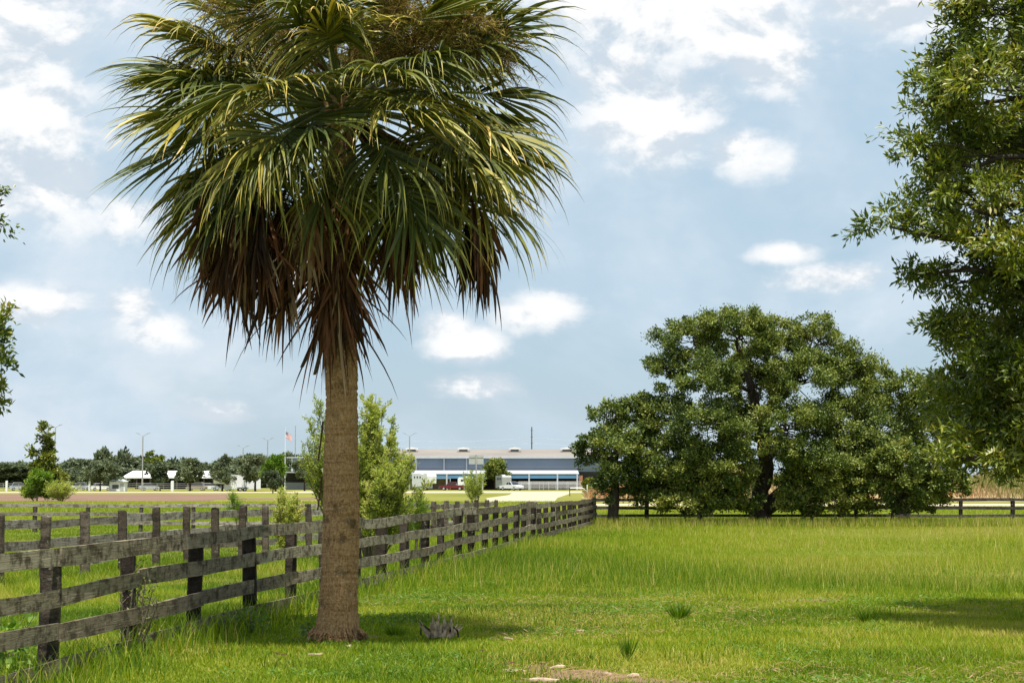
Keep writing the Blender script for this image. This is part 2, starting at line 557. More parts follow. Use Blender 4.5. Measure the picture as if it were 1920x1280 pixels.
sheet('dirt_field', rough_line(-120, X(425, 200), 186, 40, 2.0, 1) + [(X(430, 235), 235)] + rough_line(X(425, 300), -120, 300, 40, 5, 2), M_field, 0.006)
sheet('dirt_strip', rough_line(X(430, 215), X(640, 215), 205, 14, 2, 8) + rough_line(X(640, 235), X(430, 235), 226, 14, 2, 9), M_field, 0.005)
sheet('sand_track', rough_line(-150, X(640, 345), 338, 30, 3, 3) + rough_line(X(640, 372), -150, 372, 30, 4, 4), M_sand, 0.008)
# sandy drive up to the arena and the road in front of it
sheet('sand_driveway', [(X(915, 178), 178), (X(1040, 190), 190), (X(1045, 230), 230), (X(1062, 285), 285), (X(1070, 330), 330), (X(960, 330), 330), (X(955, 280), 280), (X(912, 225), 225)], M_sand, 0.010)
sheet('sand_road', rough_line(X(560, 345), X(1150, 345), 331, 16, 2, 5) + rough_line(X(1150, 400), X(560, 400), 392, 16, 3, 6), M_sand, 0.012)
sheet('lane_road', rough_line(X(1112, 150), 90, 152, 30, 0.8, 7) + rough_line(100, X(1112, 168), 168, 30, 1.2, 8), M_sand, 0.010)

# bare patches in the near turf follow the ground
def patch(name, cx, cy, rx, ry, mat, lift, seed):
    r = random.Random(seed)
    n = 30
    mb = MB()
    ring = []
    for k in range(n):
        a = 6.28318 * k / n
        f = 1 + 0.28 * math.sin(3 * a + seed) + r.uniform(-0.16, 0.16)
        ring.append((cx + rx * f * math.cos(a), cy + ry * f * math.sin(a)))
    vs = [(cx, cy, g(cx, cy) + lift)]
    for s in (0.35, 0.7, 1.0):
        vs += [(cx + (x - cx) * s, cy + (y - cy) * s, g(cx + (x - cx) * s, cy + (y - cy) * s) + lift * (1 if s < 1 else -1)) for x, y in ring]
    fs = [(0, 1 + k, 1 + (k + 1) % n) for k in range(n)]
    for s in range(2):
        fs += [(1 + s * n + k, 1 + (s + 1) * n + k, 1 + (s + 1) * n + (k + 1) % n, 1 + s * n + (k + 1) % n) for k in range(n)]
    mb.add(vs, fs)
    return tag(mb.build(name, mat), kind='structure')


PATCHES = [(1105, 1264, 0.72, 0.85), (1000, 1248, 0.32, 0.4), (1520, 1124, 0.5, 0.3), (640, 1192, 0.45, 0.5), (1240, 1275, 0.45, 0.4)]
PW = []
for i, (px, py, rx, ry) in enumerate(PATCHES):
    d = EYE * F / (py - 903)
    PW.append((X(px, d), d, rx, ry))
    patch('dirt_patch', X(px, d), d, rx, ry, M_dirt, 0.012, i + 3)

# ------------------------------------------------------------------ fences
def warp_board(p0, p1, h, th, side, seed, sag=0.02, nseg=8):
    """a sawn board from p0 to p1 (centre line), thickness along 'side'"""
    r = random.Random(seed)
    p0, p1 = Vector(p0), Vector(p1)
    L = (p1 - p0).length
    ax = (p1 - p0).normalized(); sd = Vector(side).normalized(); up = Vector((0, 0, 1))
    A, B, ph = r.uniform(-1, 1) * sag, r.uniform(-1, 1) * sag * 0.6, r.uniform(0, 6.28)
    tw = r.uniform(-0.05, 0.05); bow = r.uniform(-0.008, 0.015)
    vs = []
    for i in range(nseg + 1):
        s = i / nseg
        dz = A * math.sin(math.pi * s) + B * math.sin(2 * math.pi * s + ph) - B * math.sin(ph)
        hh = h * (1 + r.uniform(-0.045, 0.045))
        c = Vector((s * L, 0, dz)); off = bow * math.sin(math.pi * s)
        sh = tw * (s - 0.5) * h
        for (yy, zz) in ((-th / 2, -hh / 2), (th / 2, -hh / 2), (th / 2, hh / 2), (-th / 2, hh / 2)):
            vs.append(c + Vector((r.uniform(-0.004, 0.004) if i in (0, nseg) else 0, yy + off + sh * (1 if zz > 0 else -1), zz + r.uniform(-0.004, 0.004))))
    fs = []
    for i in range(nseg):
        k = i * 4
        fs += [(k + j, k + (j + 1) % 4, k + 4 + (j + 1) % 4, k + 4 + j) for j in range(4)]
    fs += [(3, 2, 1, 0), (nseg * 4, nseg * 4 + 1, nseg * 4 + 2, nseg * 4 + 3)]
    mat3 = Matrix((ax, sd, up)).transposed()
    return vs, fs, mat3, p0


def place_piece(name, vs, fs, mat3, loc, mat, parent):
    mb = MB(); mb.add(vs, fs)
    o = mb.build(name, mat, parent)
    o.matrix_local = Matrix.Translation(Vector(loc) - parent.location) @ mat3.to_4x4()
    return o


def post_mesh(w_, dp, h, seed, buried=0.25):
    """squared timber post, worn edges and a rough top"""
    r = random.Random(seed)
    c = 0.2 * w_
    prof = [(-w_ / 2 + c, -dp / 2), (w_ / 2 - c, -dp / 2), (w_ / 2, -dp / 2 + c), (w_ / 2, dp / 2 - c), (w_ / 2 - c, dp / 2), (-w_ / 2 + c, dp / 2), (-w_ / 2, dp / 2 - c), (-w_ / 2, -dp / 2 + c)]
    vs, fs = [], []
    zs = [-buried, h * 0.35, h * 0.7, h - 0.03, h]
    for k, z in enumerate(zs):
        s = 0.9 if k == 4 else 1.0
        ox, oy = r.uniform(-0.008, 0.008), r.uniform(-0.008, 0.008)
        for (x, y) in prof:
            vs.append((x * s * r.uniform(0.95, 1.05) + ox, y * s * r.uniform(0.95, 1.05) + oy, z + (r.uniform(-0.015, 0.01) if k == 4 else 0)))
    for k in range(4):
        for j in range(8):
            fs.append((k * 8 + j, k * 8 + (j + 1) % 8, (k + 1) * 8 + (j + 1) % 8, (k + 1) * 8 + j))
    fs.append(tuple(range(32, 40)))
    return vs, fs


def fence(label, pts, board_z, bh, post_h, board_side, mats, post_w, seed, span=2, rows_span=None, sag=0.02, jit=0.02, drop=()):
    """pts: post positions (x, y); board_z: heights of board centres; board_side: +1/-1 side on which boards are nailed"""
    r = random.Random(seed)
    root = empty('board_fence', (pts[0][0], pts[0][1], g(*pts[0])), label, 'fence')
    n = len(pts)
    dirv = (Vector((*pts[-1], 0)) - Vector((*pts[0], 0))).normalized()
    nrm = Vector((dirv.y, -dirv.x, 0)) * board_side
    ang = math.atan2(dirv.y, dirv.x)
    zo = [[r.uniform(-jit, jit) for _ in range(n)] for _ in board_z]
    for i, (x, y) in enumerate(pts):
        vs, fs = post_mesh(post_w * r.uniform(0.88, 1.1), post_w * r.uniform(0.9, 1.1), post_h + r.uniform(-0.03, 0.03), seed * 100 + i)
        rot = Matrix.Rotation(ang + r.uniform(-0.1, 0.1), 3, 'Z') @ Matrix.Rotation(r.uniform(-0.025, 0.025), 3, 'X') @ Matrix.Rotation(r.uniform(-0.02, 0.02), 3, 'Y')
        place_piece('post', vs, fs, rot, (x, y, g(x, y)), mats[1], root)
    for ri, bz in enumerate(board_z):
        i = 0
        st_ = ri % span
        while i < n - 1:
            e = min(n - 1, i + (span if not (i == 0 and st_) else st_))
            if (ri, i) in drop:
                i = e; continue
            off = nrm * (post_w / 2 + 0.018)
            a = Vector((*pts[i], g(*pts[i]) + bz + zo[ri][i])) + off
            b = Vector((*pts[e], g(*pts[e]) + bz + zo[ri][e])) + off
            vs, fs, m3, loc = warp_board(a - dirv * 0.0, b - dirv * 0.012, bh * r.uniform(0.92, 1.06), 0.028, nrm, seed * 1000 + ri * 100 + i, sag)
            place_piece('board', vs, fs, m3, loc, mats[0], root)
            i = e
    return root


# main fence: from lower left up to the corner by the oak
NB = 30
A0 = Vector((X(100, 17.1), 17.1)); A1 = Vector((3.64, 87.0))
main_pts = [tuple(A0 + (A1 - A0) * (i / NB)) for i in range(-2, NB + 1)]
rj = random.Random(3)
main_pts = [(x + rj.uniform(-0.03, 0.03), y + rj.uniform(-0.08, 0.08)) for x, y in main_pts]
fence('weathered grey four-board fence running from the lower left corner past the palm', main_pts,
      [1.075, 0.755, 0.44, 0.13], 0.152, 1.10, 1, (M_board, M_post), 0.15, 1, 2, None, 0.022, 0.02)

# second fence, posts on the near side
B0 = Vector((X(88, 34.6), 34.6)); B1 = Vector((X(930, 76), 76.0))
NB2 = 23
lane_pts = [tuple(B0 + (B1 - B0) * (i / NB2)) for i in range(-2, NB2 + 1)]
fence('silvery board fence behind the main fence with its posts standing above the boards', lane_pts,
      [1.00, 0.66, 0.32], 0.15, 1.18, -1, (M_board2, M_post2), 0.15, 2, 2, None, 0.02, 0.025)

# cross fence far behind on the left
cf = [(X(-30, 72) + 1.9 * i, 72.0 + 0.12 * i) for i in range(0, 10)]
fence('low grey fence crossing the far side of the left paddock', cf, [0.98, 0.66, 0.34], 0.12, 1.02, 1, (M_board2, M_post2), 0.14, 3, 2, None, 0.015, 0.015)

# back fence under the oak to the right edge
bf = [(3.64 + 2.32 * i, 87.6 + 0.03 * i) for i in range(0, 10)]
fence('three-rail fence behind the big oak, its boards coloured dark for shade', bf, [1.06, 0.70, 0.36], 0.13, 1.16, 1, (M_shadeboard, M_post), 0.17, 4, 2, None, 0.012, 0.012)  # darker boards than the sunny end: oak shade painted in
bf2 = [(3.64 + 2.32 * 9 + 0.1 + 1.5 * i, 87.95 + 0.25 * (i)) for i in range(0, 5)]
fence('pale grey end of the back fence in the sun at the right edge', bf2, [1.06, 0.70, 0.36], 0.12, 1.12, -1, (M_board2, M_post2), 0.15, 5, 2, None, 0.01, 0.01)

# lone post behind the main fence
d = 80.0
vs, fs = post_mesh(0.45, 0.4, 1.05, 77)
p = W(997, 960, d)
o = MB(); o.add(vs, fs); o = o.build('gate_post', M_post2); o.location = (p.x, d, g(p.x, d))
tag(o, 'stout lone timber post seen just above the middle of the main fence', 'post')

# ------------------------------------------------------------------ foliage helpers
def leaf_mesh(name, P, ax, nr, L, Wd, tint, mat, parent=None, fold=0.25):
    """one bent four-point leaf per row"""
    n = len(P)
    ax = ax / (np.linalg.norm(ax, axis=1, keepdims=True) + 1e-9)
    sd = np.cross(ax, nr); sd /= (np.linalg.norm(sd, axis=1, keepdims=True) + 1e-9)
    up = np.cross(sd, ax)
    L = np.asarray(L).reshape(-1, 1); Wd = np.asarray(Wd).reshape(-1, 1)
    v0 = P
    v1 = P + ax * L * 0.45 + sd * Wd * 0.5 + up * Wd * fold
    v2 = P + ax * L
    v3 = P + ax * L * 0.45 - sd * Wd * 0.5 + up * Wd * fold
    V = np.stack([v0, v1, v2, v3], 1).reshape(-1, 3)
    i = np.arange(n) * 4
    loops = np.stack([i, i + 1, i + 2, i, i + 2, i + 3], -1).ravel()
    return mesh_np(name, V, loops, np.full(2 * n, 3), mat, parent, False, np.repeat(tint, 4))


def rdir(n):
    v = rng.normal(size=(n, 3))
    return v / np.linalg.norm(v, axis=1, keepdims=True)


def clump_leaves(clumps, L, Wd, droop=0.0, shell=0.45):
    """clumps: list of (centre, radii(3), count, tone)"""
    Ps, As, Ns, Ts = [], [], [], []
    for c, rad, n, tone in clumps:
        n = int(n)
        dv = rdir(n)
        # ragged spray: a few off-centre twigs, leaves thinning out from each
        k_ = max(3, n // 34)
        tips = rdir(k_) * rng.uniform(0.1, 1.0, (k_, 1)) * np.array(rad) * 1.15
        ti = rng.integers(0, k_, n)
        P = np.array(c) + tips[ti] * rng.uniform(0.25, 1.15, (n, 1)) + rng.normal(0, 0.23, (n, 3)) * np.array(rad)
        dv = P - np.array(c); dv = dv / (np.linalg.norm(dv, axis=1, keepdims=True) + 1e-6)
        a = dv * 0.8 + rdir(n) * 0.9 + np.array([0, 0, 0.25 - droop])
        nn = dv * 0.5 + rdir(n) * 0.8 + np.array([0, 0, 0.6])
        Ps.append(P); As.append(a); Ns.append(nn)
        Ts.append(np.clip(tone + rng.normal(0, 0.2, n), 0, 1))
    P = np.concatenate(Ps); a = np.concatenate(As); nn = np.concatenate(Ns); T = np.concatenate(Ts)
    n = len(P)
    return P, a, nn, L * rng.uniform(0.65, 1.25, n), Wd * rng.uniform(0.7, 1.2, n), T


def limb(mb, a, b, r0, r1, seed, wob=0.08, n=6, sides=7):
    r = random.Random(seed)
    a, b = Vector(a), Vector(b)
    L = (b - a).length
    pts, rad = [], []
    for i in range(n + 1):
        s = i / n
        k = L * wob * math.sin(math.pi * s)
        pts.append(a.lerp(b, s) + Vector((r.uniform(-1, 1), r.uniform(-1, 1), r.uniform(-0.5, 1))) * k)
        rad.append(r0 + (r1 - r0) * s ** 0.8)
    mb.tube(pts, rad, sides)
    return pts


def tree(name, label, cat, base, trunks, blobs, leafL, leafW, mats, clump_r, per_clump, clumps_per_area, tone=0.5, group=None, droop=0.0, seed=1, twig_r=0.02):
    """trunks: list of polylines [(pos, radius)...] in world space; blobs: (centre, radii)"""
    r = random.Random(seed)
    base = Vector(base)
    root = empty(name, base, label, cat, group)
    mb = MB()
    nodes = []
    for pl in trunks:
        pts = [Vector(p) - base for p, _ in pl]; rad = [q for _, q in pl]
        fine_p, fine_r = [], []
        for i in range(len(pts) - 1):
            for k in range(4):
                s = k / 4
                fine_p.append(pts[i].lerp(pts[i + 1], s) + Vector((r.uniform(-1, 1), r.uniform(-1, 1), 0)) * rad[i] * 0.15)
                fine_r.append(rad[i] + (rad[i + 1] - rad[i]) * s)
        fine_p.append(pts[-1]); fine_r.append(rad[-1])
        mb.tube(fine_p, fine_r, 10)
        nodes += list(zip(fine_p, fine_r))[len(fine_p) // 3:]
    clumps = []
    for bi, (c, rad) in enumerate(blobs):
        c = Vector(c) - base
        nd = min(nodes, key=lambda q: (q[0] - c).length + (2.0 if q[0].z > c.z else 0))
        lp = limb(mb, nd[0], c, max(twig_r * 1.5, nd[1] * 0.55), twig_r, seed * 50 + bi, 0.1)
        area = (rad[0] * rad[2] + rad[0] * rad[1] + rad[1] * rad[2]) * 4.2
        nc = max(3, int(area * clumps_per_area))
        bt = tone + r.uniform(-0.1, 0.1)
        for k in range(nc):
            dv = Vector(rdir(1)[0])
            if dv.z < -0.3 and r.random() < 0.5:
                dv.z = -dv.z
            f = r.uniform(0.35, 1.12) ** 0.65
            cc_ = c + Vector((dv.x * rad[0], dv.y * rad[1], dv.z * rad[2])) * f
            cr = clump_r * r.choice((0.55, 0.7, 0.85, 1.0, 1.2))
            clumps.append((tuple(cc_), (cr, cr, cr * 0.75), per_clump * r.uniform(0.6, 1.3) * (cr / clump_r) ** 1.3, bt + r.uniform(-0.24, 0.24)))
            if k % 2 == 0:
                j = r.choice(lp[2:])
                limb(mb, j, cc_, twig_r * 0.9, twig_r * 0.3, seed * 977 + bi * 40 + k, 0.1, 4, 5)
    mb.build('trunk', mats[1], root, True)
    P, a, nn, L, Wd, T = clump_leaves(clumps, leafL, leafW, droop)
    leaf_mesh('crown', P, a, nn, L, Wd, T, mats[0], root)
    return root


def pxblobs(lst, d0, rng_seed=1):
    """blobs given as (px, py, rx, ry, depth offset) -> world"""
    out = []
    for (px, py, rx, ry, dd) in lst:
        d = d0 + dd
        c = W(px, py, d)
        k = d / F
        out.append((c, (rx * k, (rx + ry) * 0.5 * k, ry * k)))
    return out


def gp(px, d, dz=0.0):
    x = X(px, d)
    return Vector((x, d, g(x, d) + dz))


# ------------------------------------------------------------------ the oaks by the back fence
dO = 85.0
b0 = gp(1422, dO)
tr1 = [(b0, 0.55), (W(1425, 925, dO), 0.38), (W(1436, 890, dO), 0.34), (W(1432, 830, dO), 0.28), (W(1420, 770, dO + .5), 0.22), (W(1400, 700, dO), 0.14), (W(1380, 640, dO), 0.08)]
tr2 = [(W(1432, 955, dO), 0.40), (W(1470, 920, dO + .3), 0.30), (W(1510, 880, dO + .5), 0.27), (W(1535, 855, dO + .6), 0.22), (W(1560, 790, dO + 1), 0.16), (W(1560, 720, dO + 1), 0.08)]
tr3 = [(W(1430, 820, dO), 0.2), (W(1445, 760, dO - .4), 0.17), (W(1475, 735, dO - .4), 0.13), (W(1500, 690, dO), 0.08)]
main_bl = pxblobs([(1300, 640, 75, 50, 0), (1390, 625, 80, 50, -1), (1440, 660, 70, 60, 1.5), (1535, 640, 58, 48, 0), (1255, 700, 50, 48, 0), (1330, 715, 70, 55, -2), (1420, 720, 65, 40, 2.5),
                   (1510, 715, 75, 55, -1.5), (1590, 715, 60, 55, 0), (1250, 790, 55, 55, 0), (1330, 800, 75, 55, -2.5), (1480, 800, 85, 50, -2), (1580, 800, 75, 60, -0.5), (1390, 790, 50, 50, 2),
                   (1270, 860, 65, 50, -1), (1360, 865, 60, 45, -2.5), (1530, 862, 70, 40, -2), (1600, 870, 60, 45, 0), (1480, 868, 40, 24, 1.5), (1240, 900, 46, 40, -0.5), (1560, 900, 50, 34, -0.5), (1600, 915, 40, 34, 0.5), (1455, 845, 34, 26, -3), (1640, 850, 50, 45, 0.5)], dO)
tree('live_oak', 'broad dark live oak with leaning forked trunk in the middle of the back fence', 'tree', b0, [tr1, tr2, tr3], main_bl, 0.125, 0.062, (M_oak, M_bark),
     0.46, 330, 1.8, 0.50, 'oaks by the back fence', 0, 21, 0.035)
bl = gp(1150, dO - 0.5)
tree('live_oak', 'smaller dark oak at the left end of the oak group beside the fence corner', 'tree', bl,
     [[(bl, 0.28), (W(1152, 920, dO - .5), 0.2), (W(1150, 870, dO - .5), 0.15), (W(1165, 800, dO - .5), 0.07)]],
     pxblobs([(1140, 785, 40, 35, 0), (1112, 845, 38, 38, 0), (1195, 785, 42, 48, 0.8), (1160, 850, 50, 45, -1), (1205, 860, 45, 50, 0), (1150, 905, 42, 34, -0.5), (1205, 920, 34, 30, 0)], dO - .5),
     0.15, 0.075, (M_oak, M_bark), 0.46, 220, 1.9, 0.42, 'oaks by the back fence', 0, 22, 0.03)
br = gp(1690, dO + 4)
tree('live_oak', 'lower olive oak at the right end of the group, half behind the near tree', 'tree', br,
     [[(br, 0.3), (W(1688, 900, dO + 4), 0.22), (W(1680, 830, dO + 4), 0.16), (W(1690, 750, dO + 4), 0.07)]],
     pxblobs([(1640, 715, 50, 42, 0), (1690, 745, 50, 48, -1), (1740, 740, 42, 42, 0), (1650, 790, 58, 50, -1), (1720, 810, 55, 50, 0), (1780, 800, 50, 60, 1), (1670, 850, 50, 34, 0), (1750, 860, 50, 32, 0)], dO + 4),
     0.15, 0.075, (M_oak, M_bark), 0.52, 220, 1.5, 0.52, 'oaks by the back fence', 0, 23, 0.03)
for k, (px, lab, bl_) in enumerate([
    (1315, 'leafy undergrowth bush at the foot of the big oak, left of its trunk', [(1245, 905, 42, 40, 0), (1300, 890, 50, 40, -0.8), (1350, 905, 46, 40, -0.8), (1385, 925, 34, 34, 0), (1290, 940, 60, 24, -0.8), (1350, 945, 44, 20, -0.8)]),
    (1520, 'low dark bush under the right-hand fork of the big oak', [(1490, 915, 36, 32, 0), (1540, 905, 42, 34, 0.3), (1510, 940, 44, 22, 0), (1570, 930, 40, 28, 0), (1610, 920, 40, 36, 0.3), (1480, 945, 30, 18, -.3)]),
    (1670, 'bright olive bush overhanging the back fence below the right-hand oak', [(1640, 880, 40, 34, 0), (1690, 870, 50, 40, -0.5), (1745, 880, 46, 40, 0), (1785, 905, 34, 28, 0), (1690, 925, 40, 34, 0), (1740, 945, 36, 26, 0)])]):
    bb = gp(px, dO - 1.2)
    tree('understory_bush', lab, 'bush', bb, [[(bb, 0.08), (bb + Vector((0, 0, 0.5)), 0.06), (bb + Vector((0.1, 0, 1.0)), 0.03)]],
         pxblobs(bl_, dO - 1.2), 0.14, 0.075, (M_oak, M_bark), 0.38, 260, 3.4, 0.64, 'bushes under the oaks', 0, 31 + k, 0.02)

# ------------------------------------------------------------------ near tree on the right (trunk outside the frame)
dT = 23.0
bt_ = Vector((8.0, dT, g(8.0, dT)))
tT = [[(bt_, 0.32), (bt_ + Vector((-0.1, 0, 1.5)), 0.25), (bt_ + Vector((0.1, 0.1, 3.2)), 0.2), (bt_ + Vector((-.1, 0, 5.2)), 0.13), (bt_ + Vector((0, 0, 7.4)), 0.05)]]
near_bl = pxblobs([(1860, 30, 90, 80, 0), (1800, 110, 75, 75, 0), (1870, 170, 100, 80, -.6), (1745, 200, 58, 60, 0), (1835, 280, 95, 80, .5), (1735, 300, 50, 50, 0), (1750, 370, 55, 40, .5), (1668, 425, 48, 30, -.2), (1745, 435, 70, 45, 0),
                   (1850, 400, 90, 70, -.6), (1715, 515, 46, 24, 0), (1800, 530, 80, 45, .3), (1885, 560, 70, 60, 0), (1805, 630, 58, 44, 0), (1880, 680, 75, 55, -.5), (1795, 710, 52, 44, .4), (1815, 780, 75, 50, 0), (1900, 780, 70, 48, .6),
                   (1860, 830, 75, 40, -.3), (1800, 835, 55, 32, .3), (1910, 850, 60, 34, .2), (1840, 862, 60, 26, 1.2), (1890, 868, 60, 24, -1.0), (1790, 860, 40, 22, -.6), (1990, 60, 110, 110, 0), (2010, 260, 120, 110, .8), (2010, 470, 120, 100, -.8), (2010, 680, 120, 90, .8), (2020, 830, 110, 60, 0),
                   (2200, 100, 130, 120, 0), (2230, 330, 140, 120, 1), (2230, 560, 150, 110, -1), (2240, 760, 150, 80, 1), (2450, 250, 140, 130, 0), (2480, 500, 150, 120, 0), (2460, 720, 140, 80, 0),
                   (2000, -120, 130, 90, 0), (2250, -140, 160, 110, 0)], dT)
for (x_, y_, z_, r_) in [(7.2, 21.6, 5.6, .9), (8.6, 20.8, 4.6, .9), (7.6, 21.2, 3.2, .9), (9.3, 21.3, 6.2, .9), (9.8, 21.6, 3.6, .9), (6.4, 26.6, 5.8, .8), (7.6, 27.6, 4.4, .9), (6.6, 26.8, 3.4, .8), (9.0, 28.0, 5.8, .9), (8.4, 27.4, 2.9, .9), (10.6, 27.0, 4.5, 1.0), (5.9, 25.6, 2.6, .6), (7.2, 22.4, 7.2, .8), (7.4, 26.4, 7.2, .8), (6.2, 22.9, 4.2, .6), (6.3, 22.8, 2.7, .6), (7.0, 23.6, 5.0, .9), (7.4, 25.0, 6.0, .9), (7.0, 24.6, 3.4, .9), (8.4, 22.8, 4.0, 1.), (8.4, 25.6, 4.8, 1.), (9.6, 24.0, 3.4, 1.), (9.4, 24.4, 6.6, 1.), (6.4, 24.2, 2.4, .8), (7.6, 20.4, 4.2, .9), (8.6, 20.0, 5.6, .9), (9.4, 20.6, 3.2, .9), (7.8, 21.8, 2.2, .9), (8.8, 22.6, 5.4, 1.), (6.9, 21.9, 3.6, .7)]:
    near_bl.append((Vector((x_ - .3, y_ - 1.2, z_)), (r_, r_, r_ * .75)))
tree('laurel_oak', 'narrow-leaved tree filling the right edge with its low hanging branches', 'tree', bt_, tT, near_bl, 0.108, 0.032, (M_laurel, M_bark), 0.28, 140, 6.8, 0.58, None, 0.25, 41, 0.016)

# branch tips of a tree outside the left edge
dL = 30.0
bL = Vector((X(-420, dL), dL, g(X(-420, dL), dL)))
tree('broadleaf_tree', 'tree at the left edge of which only a few branch tips show', 'tree', bL,
     [[(bL, 0.25), (bL + Vector((0, 0, 2)), 0.2), (bL + Vector((.2, 0, 4.5)), 0.12), (bL + Vector((.2, 0, 6.5)), 0.05)]],
     pxblobs([(-50, 385, 55, 50, 0), (-25, 620, 58, 42, 0), (-15, 660, 52, 38, -.3), (-30, 755, 52, 38, 0), (-190, 300, 130, 120, 0), (-200, 520, 140, 120, .5), (-200, 720, 140, 90, 0), (-400, 250, 160, 140, 0), (-430, 500, 180, 140, 0),
              (-420, 740, 160, 90, 0), (-640, 450, 160, 150, 0), (-640, 680, 150, 100, 0)], dL),
     0.12, 0.045, (M_laurel, M_bark), 0.28, 110, 4.4, 0.5, None, 0.1, 43, 0.016)

# ------------------------------------------------------------------ cabbage palm
dP = 21.2
PB = gp(635, dP)
palm = empty('cabbage_palm', PB, 'tall cabbage palm with ringed trunk and shaggy brown skirt of dead fronds', 'palm tree')
HT = 5.85
# trunk profile with uneven ring scars
nz_, na_ = 260, 40
Z = np.linspace(-0.15, HT, nz_)
prof = np.interp(Z, [-0.15, 0.0, 0.12, 0.3, 0.7, 1.2, 2.2, 3.6, 4.6, 5.85], [0.27, 0.246, 0.235, 0.218, 0.203, 0.190, 0.176, 0.166, 0.17, 0.19])
scar = np.zeros(nz_)
zc = 0.3
while zc < HT:
    scar += -0.010 * rng.uniform(0.4, 1.4) * np.exp(-((Z - zc) / 0.012) ** 2)
    zc += rng.uniform(0.035, 0.075)
TH = np.linspace(0, 2 * math.pi, na_, endpoint=False)
tz, ta = np.meshgrid(Z, TH, indexing='ij')
rad = prof[:, None] + scar[:, None] * (0.6 + 0.5 * np.sin(ta * 2 + tz * 3)) + 0.008 * wav(ta * 3, tz * 2.2, 1.3, 9) + 0.004 * wav(ta * 9, tz * 14, 1.0, 10) + rng.normal(0, 0.003, tz.shape)
rad += (0.022 * np.abs(np.sin(ta * 6.5 + 0.8 * np.sin(tz * 9)))) * np.exp(-np.clip(tz, 0, 9) / 0.22)
lean = 0.035 * np.sin(tz * 0.7)
V = np.stack([rad * np.cos(ta) + lean, rad * np.sin(ta), tz], -1).reshape(-1, 3)
i, j = np.meshgrid(np.arange(nz_ - 1), np.arange(na_), indexing='ij')
a_ = (i * na_ + j).ravel(); b_ = (i * na_ + (j + 1) % na_).ravel()
loops = np.stack([a_, b_, b_ + na_, a_ + na_], -1).ravel()
trunk = mesh_np('trunk', V, loops, np.full(len(a_), 4), M_trunk, palm, True)


